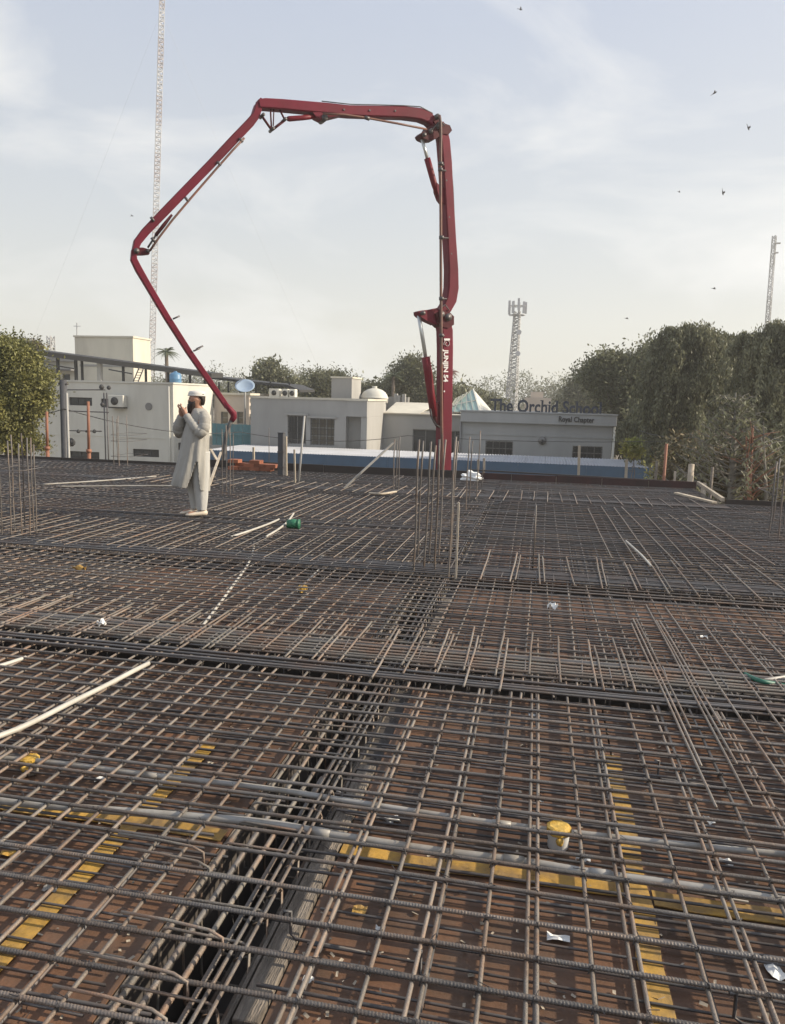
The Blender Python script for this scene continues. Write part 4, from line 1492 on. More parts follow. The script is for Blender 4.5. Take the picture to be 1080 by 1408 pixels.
# the lower white house behind the tree
x0, x1 = at(30, 500, 50).x, at(103, 500, 50).x
z1 = at(75, 497, 50).z
hs = thing('white_house', ((x0 + x1) / 2, 51, GZ), 'small white house with a grey parapet far behind the olive tree', 'building')
h1 = rect(86, 514, 97, 527, 50)
shell(hs, M['wall_white'], x0, x1, 50, 56, GZ, z1, [h1])
window(hs, h1, 50, 1, 1)
MB().bx(x0, x1 + .15, 49.7, 56.1, z1 + .003, z1 + .3).build('parapet', M['wall_grey'], hs)
z2 = at(70, 508, 49.6).z
MB().bx(x0, x1 + .2, 49.2, 49.98, z2 - .06, z2 + .06).build('eave', M['frame'], hs)
# pieces on the white roof
b0, b1 = at(229, 529, YW + 2), at(247, 516, YW + 2)
tk = thing('water_tank', ((b0.x + b1.x) / 2, YW + 2.3, zt), 'blue water tank on the roof edge behind the man', 'tank')
c = Vector(((b0.x + b1.x) / 2, YW + 2.3, zt + .09))
MB().rings([[(c.x + r * cos(2 * pi * k / 18), c.y + r * sin(2 * pi * k / 18), c.z + z) for k in range(18)] for r, z in ((.30, 0), (.31, .05), (.31, .2), (.325, .22), (.31, .24), (.31, .42), (.25, .52), (.1, .57))]).build('body', M['tank_blue'], tk, True)
MB().tube([c + Vector((0, 0, .565)), c + Vector((0, 0, .63))], .09, 14).build('lid', M['tank_blue'], tk, True)
ld = thing('ladder', at(190, 528, YW + 1.4), 'dark ladder leaning on the stair tower above the white roof', 'ladder')
a, b = at(186, 527, YW + 1.4), at(195, 505, YW + 2.4)
for s in (-.14, .14):
    MB().bar(a + Vector((s, 0, 0)), b + Vector((s, 0, 0)), .045).build('rail', M['frame_dark'], ld)
for k in range(1, 6):
    q = a.lerp(b, k / 6)
    MB().bx(q.x - .14, q.x + .14, q.y - .015, q.y + .015, q.z - .015, q.z + .015).build('rung', M['frame_dark'], ld)
# air conditioner on the slit window
p0, p1 = at(149, 543, YW - .4), at(170, 560, YW - .4)
ac = thing('air_conditioner', ((p0.x + p1.x) / 2, YW - .3, p1.z), 'white air conditioner box on the upper slit window of the white building', 'air conditioner')
MB().bx(p0.x, p1.x, YW - .42, YW - .06, p1.z, p0.z).build('casing', M['wall_white'], ac, bevel=.02)
c = Vector(((p0.x + p1.x) / 2 - .06, YW - .425, (p0.z + p1.z) / 2))
MB().tube([c, c + Vector((0, -.02, 0))], .2, 20).build('fan_grille', M['frame_dark'], ac, True)
MB().bx(p0.x, p1.x, YW - .40, YW - .004, p1.z - .06, p1.z - .005).build('bracket', M['frame_dark'], ac)
# pipe frame and small gear in front of the white wall
pf = thing('pipe_frame', at(120, 640, 30), 'thin pipe frame with hanging gear in front of the white building', 'pipe frame')
for (a, b) in (((92, 536), (145, 536)), ((92, 592), (140, 593)), ((92, 565), (150, 567))):
    MB().tube([at(*a, 33), at(*b, 33)], .03, 6).build('rail', M['gunmetal'], pf, True)
for px in (143, 147):
    q = at(px, 540, 33)
    MB().tube([(q.x, q.y, GZ), q], .03, 6).build('upright', M['gunmetal'], pf, True)
for (px, py, r) in ((108, 593, .09), (130, 593, .09), (119, 593, .06), (140, 532, .12), (150, 533, .1), (98, 608, .2), (141, 556, .1)):
    q = at(px, py, 32.9)
    mb = MB()
    mb.rings([[(q.x + r * k_ * cos(2 * pi * k / 10), q.y + r * k_ * sin(2 * pi * k / 10), q.z - r + r * 1.6 * zz) for k in range(10)] for k_, zz in ((.4, 0), (.9, .3), (1, .7), (.6, 1.1), (.2, 1.25))])
    mb.build('fitting', M['frame_dark'], pf, True)
# rusty props and the utility pole at the left
for (px, pt, pb_, lb) in ((66, 566, 632, 'rusty orange prop right of the olive tree, left of the dark pole'), (123, 552, 636, 'rusty orange prop in front of the slit windows of the white building')):
    a, b = at(px, pb_, 16.6), at(px - 1.5, pt, 16.6)
    t = thing('steel_prop', (a.x, a.y, GZ), lb, 'prop', 'rusty steel props')
    MB().tube([(a.x, a.y, GZ), (a.x, a.y, a.z + .3)], .045, 8).build('outer_tube', M['rust'], t, True)
    MB().tube([(a.x, a.y, a.z + .28), b], .034, 8).build('inner_tube', M['rust'], t, True)
    MB().tube([(a.x, a.y, a.z + .24), (a.x, a.y, a.z + .32)], .065, 10).build('collar', M['rust'], t, True)
a, b = at(88, 632, 17.5), at(87, 522, 17.5)
t = thing('utility_pole', (a.x, a.y, GZ), 'dark grey pole standing between the two rusty props', 'pole')
MB().tube([(a.x, a.y, GZ), b], [.10, .085], 12).build('shaft', M['clad'], t, True)
MB().tube([b - Vector((.12, 0, .1)), b + Vector((.12, 0, -.1))], .03, 6).build('cross_arm', M['gunmetal'], t, True)
MB().tube([(a.x + .14, a.y, GZ), at(92, 540, 17.5)], .03, 8).build('cable_pipe', M['conc'], t, True)

# --- pinkish building and teal fence between -----------------------------------
YP = 40.9
x0, x1 = xr + .02, at(345, 545, YP).x - .1
z1 = at(320, 543, YP).z
pk = thing('pink_building', ((x0 + x1) / 2, YP + 2, GZ), 'pinkish low building with two narrow windows behind the boom tip', 'building')
H_ = [rect(304, 566, 314, 583, YP), rect(326, 566, 335, 583, YP)]
shell(pk, M['wall_pink'], x0, x1, YP, 47, GZ, z1, H_)
for h in H_:
    window(pk, h, YP, 1, 2, M['glass_brown'])
MB().bx(x0, x1 + .12, YP - .12, 47.1, z1 + .003, z1 + .12).build('coping', M['wall_cream'], pk)
for k, z in enumerate((.35, .75, 1.2)):
    MB().bx(x1 + .002, x1 + .1, YP + .1, YP + .3, z1 - z, z1 - z + .18).build('toothing', M['wall_cream'], pk)
x0, x1 = at(292, 600, 36.5).x, at(346, 600, 36.5).x
za, zb = at(320, 583, 36.5).z, at(320, 612, 36.5).z
tf = thing('sheet_fence', ((x0 + x1) / 2, 36.5, GZ), 'teal sheet fence between the white and the grey buildings', 'fence')
n = 9
for k in range(n):
    a, b = x0 + (x1 - x0) * k / n, x0 + (x1 - x0) * (k + 1) / n
    MB().bx(a + .006, b - .006, 36.5 + .015 * (k % 2), 36.53 + .015 * (k % 2), GZ, za + random.uniform(-.02, .02)).build('sheet', M['teal'], tf)
MB().bx(x0, x1, 36.44, 36.49, (za + zb) / 2 - .03, (za + zb) / 2 + .03).build('rail', M['teal'], tf)

# --- grey building with grilles ---------------------------------------------------
YG = 36.0
x0, x1 = at(345, 560, YG).x, at(505, 560, YG).x
zg = at(430, 549.5, YG).z
gb = thing('grey_building', ((x0 + x1) / 2, YG + 2, GZ), 'grey flat roofed building with barred windows in the middle', 'building')
H_ = [rect(396, 571, 421, 611, YG), rect(427, 575, 460, 613, YG)]
shell(gb, M['wall_grey'], x0, at(476, 580, YG).x, YG, 40.4, GZ, zg, H_, top=False)
window(gb, H_[0], YG, 2, 1, grille=True)
window(gb, H_[1], YG, 3, 3, M['glass_brown'], grille=True)
# recessed corner under the upper storey band
xk = at(476, 580, YG).x
zk = at(490, 573, YG).z
MB().bx(xk + .003, x1 - .32, YG + .55, 40.35, GZ, zk - .003).build('recess_wall', M['wall_grey'], gb)
MB().bx(xk + .003, x1, YG, 40.4, zk, zg).build('upper_band', M['wall_grey'], gb)
MB().bx(x1 - .30, x1, YG + .05, 40.38, GZ, zk - .004).build('corner_pier', M['wall_grey'], gb)
MB().tube([(x1 - .36, YG + .45, zk - .02), (x1 - .36, YG + .45, GZ)], .05, 8).build('downpipe', M['frame'], gb, True)
MB().bx(x0 - .02, xk + .003, YG, 40.4, zg + .0005, zg + .004).build('roof_sheet', M['roof'], gb)
for (a, b, c, d) in ((x0 - .05, x1 + .05, YG - .05, YG + .15), (x0 - .05, x1 + .05, 40.2, 40.45), (x1 - .15, x1 + .05, YG + .152, 40.198), (x0 - .05, x0 + .15, YG + .152, 40.198)):
    MB().bx(a, b, c, d, zg + .005, zg + .10).build('coping', M['wall_cream'], gb)
for h in H_:
    MB().bx(h[0] - .12, h[1] + .12, YG - .16, YG - .003, h[3] + .02, h[3] + .10).build('lintel', M['wall_grey'], gb)
# roof box
YX = 41.5
x0, x1 = at(456, 530, YX).x, at(484, 530, YX).x
rb = thing('roof_box', ((x0 + x1) / 2, YX + 1, zg), 'pale block house on the roof of the grey building', 'building')
z1 = at(470, 520, YX).z
shell(rb, M['wall_grey'], x0, x1, YX, YX + 2.2, GZ, z1)
MB().bx(x0 - .05, x1 + .05, YX - .05, YX + 2.25, z1 + .003, z1 + .09).build('coping', M['wall_cream'], rb)
# AC units on the grey roof
for k, (px0, px1) in enumerate(((370, 384), (388, 396), (398, 406))):
    a, b = at(px0, 546, 38), at(px1, 535, 38)
    t = thing('air_conditioner', ((a.x + b.x) / 2, 38.2, zg), ['widest white air conditioner on the grey roof beside the dish', 'middle white air conditioner on the grey roof', 'white air conditioner on the grey roof, nearest the pale block house'][k], 'air conditioner', 'air conditioners on the grey roof')
    MB().bx(a.x, b.x, 38, 38.4, zg + .05, zg + .5).build('casing', M['wall_white'], t, bevel=.02)
    c = Vector(((a.x + b.x) / 2, 37.995, zg + .28))
    MB().tube([c, c + Vector((0, -.02, 0))], .13, 16).build('fan_grille', M['frame_dark'], t, True)
# white dome tank
p = at(515, 549, 44)
dm = thing('roof_dome', p, 'white domed tank behind the pale block house', 'tank')
prof = [(1.0, 0), (1.0, .3), (1.05, .33), (1.0, .36), (.95, .5), (.8, .72), (.55, .88), (.25, .97), (.05, 1.0)]
MB().rings([[(p.x + .8 * r * cos(2 * pi * k / 24), p.y + .8 * r * sin(2 * pi * k / 24), p.z - .2 + .85 * z) for k in range(24)] for r, z in prof]).build('shell', M['wall_white'], dm, True)
MB().tube([(p.x, p.y, p.z + .6), (p.x, p.y, p.z + .75)], .15, 12).build('hatch', M['wall_white'], dm, True)
MB().tube([(p.x, p.y, GZ), (p.x, p.y, p.z - .19)], .7, 16).build('stand', M['wall_grey'], dm, True)
# dish
p = at(337, 531, 38.6)
ds = thing('satellite_dish', (p.x, p.y, 1.2), 'big pale blue satellite dish on the roof behind the boom tip', 'satellite dish')
nrm = Vector((.18, -.62, .76)).normalized()
u = nrm.cross(Vector((0, 0, 1))).normalized()
v = nrm.cross(u)
R_ = []
for lay in (0, 1):
    for r in ((0.02, .2, .4, .52) if lay == 0 else (.52, .4, .2, .02)):
        R_.append([p + (u * cos(2 * pi * k / 28) + v * sin(2 * pi * k / 28)) * r + nrm * (.55 * r * r - .1 - .015 * lay) for k in range(28)])
MB().rings(R_).build('reflector', M['dish'], ds, True)
MB().tube([p - nrm * .12, p - nrm * .12 - Vector((0, 0, .4)), (p.x, p.y, zg - 2)], .05, 8).build('mast', M['galv'], ds, True)
MB().bar(p + u * .45 + nrm * .1, p + nrm * .55, .025).build('feed_arm', M['galv'], ds)
MB().tube([p + nrm * .5, p + nrm * .62], .05, 8).build('feed_horn', M['conc'], ds, True)

# --- connecting wing and the school -------------------------------------------------
YS = 40.0
x0, x1 = at(527, 570, YS).x, at(640, 570, YS).x
zs = at(560, 570, YS).z
cw_ = thing('connecting_wing', ((x0 + x1) / 2, YS + 2, GZ), 'low grey wing behind the boom linking grey building and school', 'building')
H_ = [rect(568, 590, 602, 624, YS), rect(616, 592, 635, 624, YS)]
shell(cw_, M['wall_grey'], x0, x1, YS, 48, GZ, zs, H_)
window(cw_, H_[0], YS, 2, 1, M['glass'])
window(cw_, H_[1], YS, 2, 1, M['glass'])
MB().bx(x0, x1, YS - .12, 48, zs + .003, zs + .06).build('roof_slab', M['roof'], cw_)
# sloping sunlit roof sheet
a = at(530, 570, YS + .4)
b = at(578, 570, YS + .4)
MB().add([(a.x, YS + .2, zs + .07), (b.x, YS + .2, zs + .07), (b.x + .5, YS + 3.5, zs + .62), (a.x, YS + 3.5, zs + .62), (a.x, YS + .2, zs + .02 + .045), (b.x, YS + .2, zs + .065), (b.x + .5, YS + 3.5, zs + .55), (a.x, YS + 3.5, zs + .55)],
         [(0, 1, 2, 3), (4, 7, 6, 5), (0, 4, 5, 1), (1, 5, 6, 2), (2, 6, 7, 3), (3, 7, 4, 0)]).build('roof_sheet', M['wall_cream'], cw_)
# planter wall and roof clutter behind
a, b = at(500, 556, 46), at(562, 552, 46)
rw = thing('roof_parapet', ((a.x + b.x) / 2, 46, zs), 'grey parapet wall behind the sunlit wing roof', 'wall')
MB().bx(a.x, b.x, 46, 46.3, GZ, a.z + .5).build('wall', M['wall_grey'], rw)
for px in (500, 530, 545, 549, 556):
    q = at(px, 545, 45.9)
    MB().bx(q.x - .1, q.x + .1, 45.7, 45.98, a.z - .6, q.z + random.uniform(-.05, .25)).build('pier', M['wall_grey'], rw)
YL = 38.0
x0, x1 = at(634, 570, YL).x, at(849, 570, YL).x
zl, zf = at(740, 568.5, YL).z, at(740, 583, YL).z
sb = thing('school_building', ((x0 + x1) / 2, YL + 3, GZ), 'long grey school building with dark roof lettering, right of the boom', 'building')
H_ = [rect(668, 606, 705, 628, YL), rect(788, 613, 828, 634, YL)]
shell(sb, M['wall_grey2'], x0 + .05, x1 - .15, YL + .12, 46, GZ, zf - .003, H_)
for h in H_:
    window(sb, h, YL + .12, 4, 2, M['glass'], grille=True)
MB().bx(x0, x1, YL - .12, 46.1, zf, zl).build('fascia', M['wall_grey2'], sb, bevel=.015)
MB().bx(x0 - .04, x1 + .04, YL - .17, YL + .05, zl + .002, zl + .07).build('coping', M['wall_grey2'], sb)
a = at(676, 567, YL)
b = at(820, 571, YL)
p = at(746, 606, YL)
MB().tube([(p.x, YL + .10, p.z), (p.x, YL + .03, p.z)], .20, 18).build('emblem', M['frame'], sb, True)
MB().tube([(p.x, YL + .05, p.z + .02), (p.x, YL - .12, p.z - .03), (p.x, YL - .16, p.z - .12)], .05, 8).build('wall_lamp', M['frame_dark'], sb, True)
MB().tube([(x1 - .08, YL + .02, zf - .02), (x1 - .08, YL + .02, GZ)], .06, 10).build('downpipe', M['wall_white'], sb, True)
p = at(634, 590, YL)
MB().tube([(x0 + .02, YL + .05, zf), (x0 + .02, YL + .05, GZ)], .05, 8).build('downpipe', M['frame'], sb, True)
z_ = at(740, 600, YL).z
MB().bx(x0 + .06, x1 - .2, YL + .085, YL + .117, z_ - .015, z_ + .015).build('string_course', M['wall_grey2'], sb)


# roof lettering: each letter its own part, serif strokes added
def letter_row(parent, text, px0, px1, py_base0, py_base1, hpx, Y, m, serif=True, extr=.03, stroke=.012):
    A, B = at(px0, py_base0, Y), at(px1, py_base1, Y)
    size = hpx * pxm(A) * 1.38
    me = text_mesh(text, size, extr, stroke)
    w_ = max(v.co.x for v in me.vertices) - min(v.co.x for v in me.vertices)
    bpy.data.meshes.remove(me)
    kx = (B.x - A.x) / w_
    xdir = (B - A).normalized()
    cur = 0.0
    for i, ch in enumerate(text):
        if ch == ' ':
            continue
        def wid(s):
            me_ = text_mesh(s, size, 0, 0)
            r = max(v.co.x for v in me_.vertices) if len(me_.vertices) else 0
            bpy.data.meshes.remove(me_)
            return r
        pre = wid(text[:i] + ch) - wid(ch) if i else 0.0
        org = A + xdir * pre * kx
        o = text_on('letter', ch, size, org, xdir, (0, 0, 1), m, parent, extr, stroke)
        me_ = o.data
        o0 = org - OFF.get(parent.name, Vector())
        for v in me_.vertices:
            d = v.co - o0
            v.co = o0 + d + xdir * (d.dot(xdir) * (kx - 1))
        if serif and ch in 'Thrilpdxny':
            xsv = [v.co.x for v in me_.vertices]
            lo, hi = min(xsv), max(xsv)
            zb = min(v.co.z for v in me_.vertices)
            zt_ = max(v.co.z for v in me_.vertices)
            s = size * .055
            feet = {'T': [(lo + hi) / 2], 'h': [lo + s, hi - s], 'r': [lo + s], 'i': [(lo + hi) / 2], 'l': [(lo + hi) / 2], 'p': [lo + s], 'd': [hi - s], 'n': [lo + s, hi - s]}.get(ch, [])
            sm = MB()
            off = OFF[o.name]
            for f_ in feet:
                wv = size * (.13 if ch in 'T' else .1)
                sm.box(Vector((f_, o0.y, zb + size * .022)) + off, (wv * 2 * kx, extr * 2.2, size * .045))
            if ch == 'T':
                for xe in (lo, hi):
                    sm.box(Vector((xe, o0.y, zt_ - size * .07)) + off, (size * .05, extr * 2.2, size * .16))
            if ch in 'hldi':
                xe = {'h': lo + s, 'l': lo, 'd': hi - s, 'i': lo}[ch]
                sm.box(Vector((xe - size * .05, o0.y, (zt_ if ch != 'i' else zb + size * .5) - size * .025)) + off, (size * .14, extr * 2.2, size * .045))
            if sm.v:
                s_o = sm.build('serif', m, o)
    return size


sz = letter_row(sb, 'The Orchid School', 675, 827, 565.2, 570.8, 17.5, YL - .02, M['navy'], stroke=.022)
for px in (680, 700, 722, 745, 765, 790, 812):
    q = at(px, 568 + (px - 680) * .035, YL)
    MB().bx(q.x - .015, q.x + .015, YL + .02, YL + .05, zl + .06, zl + .26).build('letter_stay', M['frame_dark'], sb)
letter_row(sb, 'Royal Chapter', 768, 817, 579.3, 581.2, 7.2, YL - .145, M['frame_dark'], False, .012, .010)

# skylight on the school roof: teal pyramid with its sunlit right face painted white, like the backs
sk = thing('roof_skylight', (at(645, 560, 43).x, 43, zl), 'teal glazed roof skylight with a sunlit side painted white behind the boom', 'skylight')
q = [at(x, y, Y) for x, y, Y in ((617, 566, 43), (630, 545, 44), (651, 535, 45), (660, 564, 43), (672, 562, 45), (640, 566, 47))]
apex = at(651, 535, 45)
base_ = [at(616, 566, 42.5), at(660, 566, 42.5), at(676, 564, 46), at(625, 566, 48)]
mid_ = at(626, 548, 43.2)
mb = MB()
mb.add([base_[0], base_[1], apex, mid_], [(0, 1, 2, 3)])
mb.build('glazing', M['teal_glass'], sk, fix=False)
mb = MB()
mb.add([base_[1], base_[2], apex], [(0, 1, 2)])
mb.add([base_[0], mid_, apex, base_[3]], [(0, 1, 2, 3)])
mb.add([base_[2], base_[3], apex], [(0, 1, 2)])
mb.build('lit_face', M['wall_white'], sk, fix=False)
for k in range(1, 5):
    MB().bar(base_[0].lerp(base_[1], k / 5) + Vector((0, -.03, 0)), mid_.lerp(apex, k / 5) + Vector((0, -.03, 0)), .035).build('glazing_bar', M['conc'], sk)
MB().bar(base_[1] + Vector((0, -.02, 0)), apex, .08).build('hip_rail', M['wall_white'], sk)
MB().bar(base_[0].lerp(mid_, .5) + Vector((0, -.03, 0)), base_[1].lerp(apex, .5) + Vector((0, -.03, 0)), .035).build('glazing_bar', M['conc'], sk)
# pale pink house behind the lettering
x0, x1 = at(722, 550, 60).x, at(758, 550, 60).x
z1 = at(740, 547, 60).z
ph_ = thing('pale_house', ((x0 + x1) / 2, 61, GZ), 'pale pink house top far behind the roof lettering', 'building')
shell(ph_, M['wall_pink'], x0, x1, 60, 64, GZ, z1)
MB().bx(x0 + .4, x1 - .6, 61, 63, z1 + .002, z1 + .45).build('roof_block', M['wall_pink'], ph_)

# --- blue edged canopy roof in front -----------------------------------------------
cn = thing('walkway_canopy', (-4, 33, GZ), 'long white sheet roof with a blue fascia in front of the buildings', 'canopy')
f0, f1 = at(285, 628, 31.5), at(903, 655, 31.5)
b0, b1 = at(285, 611, 35.6), at(903, 643, 35.6)
zf0 = at(594, 631.5, 31.5).z
zb0 = at(594, 622, 35.7).z
nsh = 22
for k in range(nsh):
    xa, xb = f0.x + (f1.x - f0.x) * k / nsh, f0.x + (f1.x - f0.x) * (k + 1) / nsh
    mb = MB()
    nr = 7
    vs = []
    for j in range(nr * 2 + 1):
        x = xa + .004 + (xb - xa - .008) * j / (nr * 2)
        hh = .035 if j % 2 else 0
        for (yy, zz) in ((31.5, zf0), (35.7, zb0)):
            vs += [(x, yy, zz + hh), (x, yy, zz + hh - .012)]
    fs = []
    for j in range(nr * 2):
        i = 4 * j
        fs += [(i, i + 4, i + 6, i + 2), (i + 1, i + 3, i + 7, i + 5), (i, i + 1, i + 5, i + 4)]
    mb.add(vs, fs)
    mb.build('roof_sheet', M['can_top'], cn, fix=False)
for k in range(7):
    xa, xb = f0.x + (f1.x - f0.x) * k / 7, f0.x + (f1.x - f0.x) * (k + 1) / 7
    MB().bx(xa + .004, xb - .004, 31.42, 31.47, zf0 - .46, zf0 + .01).build('fascia', M['can_blue'], cn)
MB().bx(f0.x, f1.x, 31.52, 35.7, zf0 - .5, zf0 - .47).build('soffit', M['frame_dark'], cn)
MB().bx(f1.x - .03, f1.x, 31.5, 35.7, zf0 - .46, zf0 - .02).build('end_board', M['can_blue'], cn)
for k in range(9):
    x = f0.x + .5 + (f1.x - f0.x - 1) * k / 8
    MB().tube([(x, 31.8, GZ), (x, 31.8, zf0 - .5)], .05, 8).build('post', M['conc'], cn, True)
# wall below the canopy
x0, x1 = at(290, 650, 35.8).x, at(870, 650, 35.8).x
lw = thing('yard_wall', ((x0 + x1) / 2, 35.8, GZ), 'dark shaded yard wall under the blue edged canopy', 'wall')
for k in range(8):
    a, b = x0 + (x1 - x0) * k / 8, x0 + (x1 - x0) * (k + 1) / 8
    MB().bx(a + .01, b - .01, 35.74, 35.84, GZ, zb0 - .06).build('panel', M['wall_grey'], lw)
# posts in front of the canopy
for (px, pt, pb_, wd, m_, lb) in ((797, 613, 662, .05, M['wood_pale'], 'pale thin post in front of the right barred school window'),
                                 (862, 632, 664, .05, M['wood_pale'], 'pale thin post at the right end of the school building'),
                                 (658, 632, 656, .045, M['wood_pale'], 'short pale post left of the pair by the white bag'),
                                 (666, 630, 656, .045, M['wood_pale'], 'short pale post right of the pair by the white bag'),
                                 (739, 655, 666, .03, M['pvc'], 'short grey post on the dark red edge board')):
    a, b = at(px, pb_, 15.5), at(px, pt, 15.5)
    mb = MB().bar((a.x, a.y, -.6), b, wd)
    single(mb, 'timber_post', m_, lb, 'post', 'thin posts behind the far edge board')
for (px, pt, pb_, wd, m_, lb) in ((912, 610, 672, .06, M['rust'], 'reddish thin post left of the pale stump at the trees'),
                                 (948, 638, 676, .12, M['wood_pale'], 'thick pale stump post by the notched slab corner'),
                                 (966, 664, 692, .1, M['wood_pale'], 'short pale stump behind the notched corner battens'),
                                 (976, 642, 690, .06, M['wood'], 'grey brown post between the stump and the bare conifer'),
                                 (901, 634, 668, .06, M['wood'], 'greyish post left of the reddish one at the tree edge'),
                                 (927, 648, 672, .05, M['wood_pale'], 'pale short post between the reddish post and the stump')):
    a, b = at(px, pb_, 16.6), at(px, pt, 16.6)
    mb = MB().tube([(a.x, a.y, GZ), (a.x, a.y, b.z)], wd / 2, 8)
    single(mb, 'timber_post', m_, lb, 'post', 'posts in front of the right trees', True)

# ------------------------------------------------------------------ vegetation
def leaf_obj(name, P, D, size, m, parent, asp=2.2, jitter=.35):
    """P: leaf positions (n,3), D: leaf directions (n,3); one small folded rhombus per leaf"""
    n = len(P)
    off = np.array(OFF.get(parent.name, Vector()))
    s = size * rng.uniform(1 - jitter, 1 + jitter, n)[:, None]
    D = D / (np.linalg.norm(D, axis=1)[:, None] + 1e-9)
    Rn = rng.normal(size=(n, 3))
    S = np.cross(D, Rn)
    S /= (np.linalg.norm(S, axis=1)[:, None] + 1e-9)
    P = P - off
    V = np.empty((n, 4, 3))
    V[:, 0] = P
    V[:, 1] = P + D * s * .45 + S * s * .5 / asp
    V[:, 2] = P + D * s
    V[:, 3] = P + D * s * .45 - S * s * .5 / asp
    me = bpy.data.meshes.new(name)
    me.vertices.add(n * 4)
    me.vertices.foreach_set('co', V.reshape(-1))
    me.loops.add(n * 4)
    me.loops.foreach_set('vertex_index', np.arange(n * 4, dtype=np.int32))
    me.polygons.add(n)
    me.polygons.foreach_set('loop_start', np.arange(0, n * 4, 4, dtype=np.int32))
    me.polygons.foreach_set('loop_total', np.full(n, 4, dtype=np.int32))
    me.update()
    me.validate()
    me.materials.append(m)
    o = bpy.data.objects.new(name, me)
    o.parent = parent
    col.objects.link(o)
    OFF[o.name] = Vector(off)
    return o


def crown(blobs, clumps, per, size, droop=0.0, spread=.35, up=.2):
    """blobs: (centre, (rx, ry, rz), weight) -> leaf positions and directions"""
    PP, DD = [], []
    extra = []
    for (c, r, wt) in blobs:              # uneven outline: smaller lobes on the rim of each mass
        for _ in range(11):
            d = rng.normal(size=3)
            d[2] = abs(d[2]) * .9 - .15
            d /= np.linalg.norm(d)
            k = rng.uniform(.26, .5)
            extra.append((np.array(c) + d * np.array(r) * rng.uniform(.6, 1.12), np.array(r) * k, wt * k * .6))
    blobs = [(c, np.array(r) * .78, wt) for (c, r, wt) in blobs] + extra
    W = np.array([b[2] for b in blobs], float)
    W /= W.sum()
    for (c, r, wt), wn in zip(blobs, W):
        k = max(4, int(clumps * wn))
        d = rng.normal(size=(k, 3))
        d /= np.linalg.norm(d, axis=1)[:, None]
        rad = rng.uniform(.35, 1.0, k) ** .45
        cc = np.array(c) + d * rad[:, None] * np.array(r) * rng.uniform(.82, 1.16, k)[:, None]
        for q, dd in zip(cc, d):
            n = int(per * rng.uniform(.5, 1.5))
            sp = spread * rng.uniform(.6, 1.4)
            if droop > 0:
                # hanging strand of leaves
                L_ = droop * rng.uniform(.4, 1.4)
                t = rng.uniform(0, 1, n)
                sway = rng.normal(size=3) * .2
                pos = q + np.stack([sway[0] * t + rng.normal(size=n) * sp * .45 + dd[0] * .3 * np.sqrt(t), sway[1] * t + rng.normal(size=n) * sp * .45 + dd[1] * .3 * np.sqrt(t), -L_ * t + rng.normal(size=n) * sp * .25], 1)
                dr = np.stack([rng.normal(size=n) * .5, rng.normal(size=n) * .5, -1.0 + rng.normal(size=n) * .35], 1)
            else:
                pos = q + rng.normal(size=(n, 3)) * sp * np.array([1, 1, .7])
                dr = rng.normal(size=(n, 3)) + dd * .8 + np.array([0, 0, up])
            PP.append(pos)
            DD.append(dr)
    return np.concatenate(PP), np.concatenate(DD)


def trunk_mesh(base, tips, r0, m, parent, name='trunk'):
    base = Vector(base)
    mb = MB()
    cx = sum((Vector(t) for t in tips), Vector()) / len(tips)
    fork = base.lerp(cx, .5)
    fork.x += random.uniform(-.15, .15)
    mb.tube([base, base.lerp(fork, .5) + Vector((random.uniform(-.1, .1), 0, 0)), fork], [r0, r0 * .8, r0 * .62], 9)
    for t in tips:
        t = Vector(t)
        mid_ = fork.lerp(t, .5) + Vector((random.uniform(-.2, .2), random.uniform(-.2, .2), .15))
        mb.tube([fork - (fork - base) * .05, mid_, t], [r0 * .45, r0 * .25, r0 * .06], 7)
        for _ in range(3):
            s = fork.lerp(t, random.uniform(.4, .9))
            e = s + Vector((random.uniform(-1, 1), random.uniform(-1, 1), random.uniform(-.2, .5))) * (t - fork).length * .16
            mb.tube([s, s.lerp(e, .5) + Vector((0, 0, .08)), e], [r0 * .16, r0 * .1, r0 * .03], 5)
    return mb.build(name, m, parent, True)


def tree(name, label, cat, Y, px_blobs, leaf, clumps, per, size, droop=0, spread=.35, trunk_px=None, r0=.22, group=None, bark=None, zb=GZ, asp=2.2):
    """px_blobs: (px, py, rx px, ry px, weight, dY)"""
    bl = []
    for (x, y, rx, ry, wt, dy) in px_blobs:
        c = at(x, y, Y + dy)
        s = pxm(c)
        bl.append((np.array(c), np.array((rx * s, (rx + ry) * .5 * s, ry * s)), wt))
    cx = np.mean([b[0] for b in bl], axis=0)
    bx_ = at(trunk_px, 600, Y).x if trunk_px is not None else cx[0]
    t = thing(name, (bx_, Y, zb), label, cat, group)
    tips = [Vector(b[0]) + Vector((0, 0, b[1][2] * .05)) for b in bl[:7]]
    trunk_mesh((bx_, Y, zb), tips, r0, bark or M['bark'], t)
    P, D = crown(bl, clumps, per, size, droop, spread)
    leaf_obj('crown', P, D, size, leaf, t, asp)
    return t


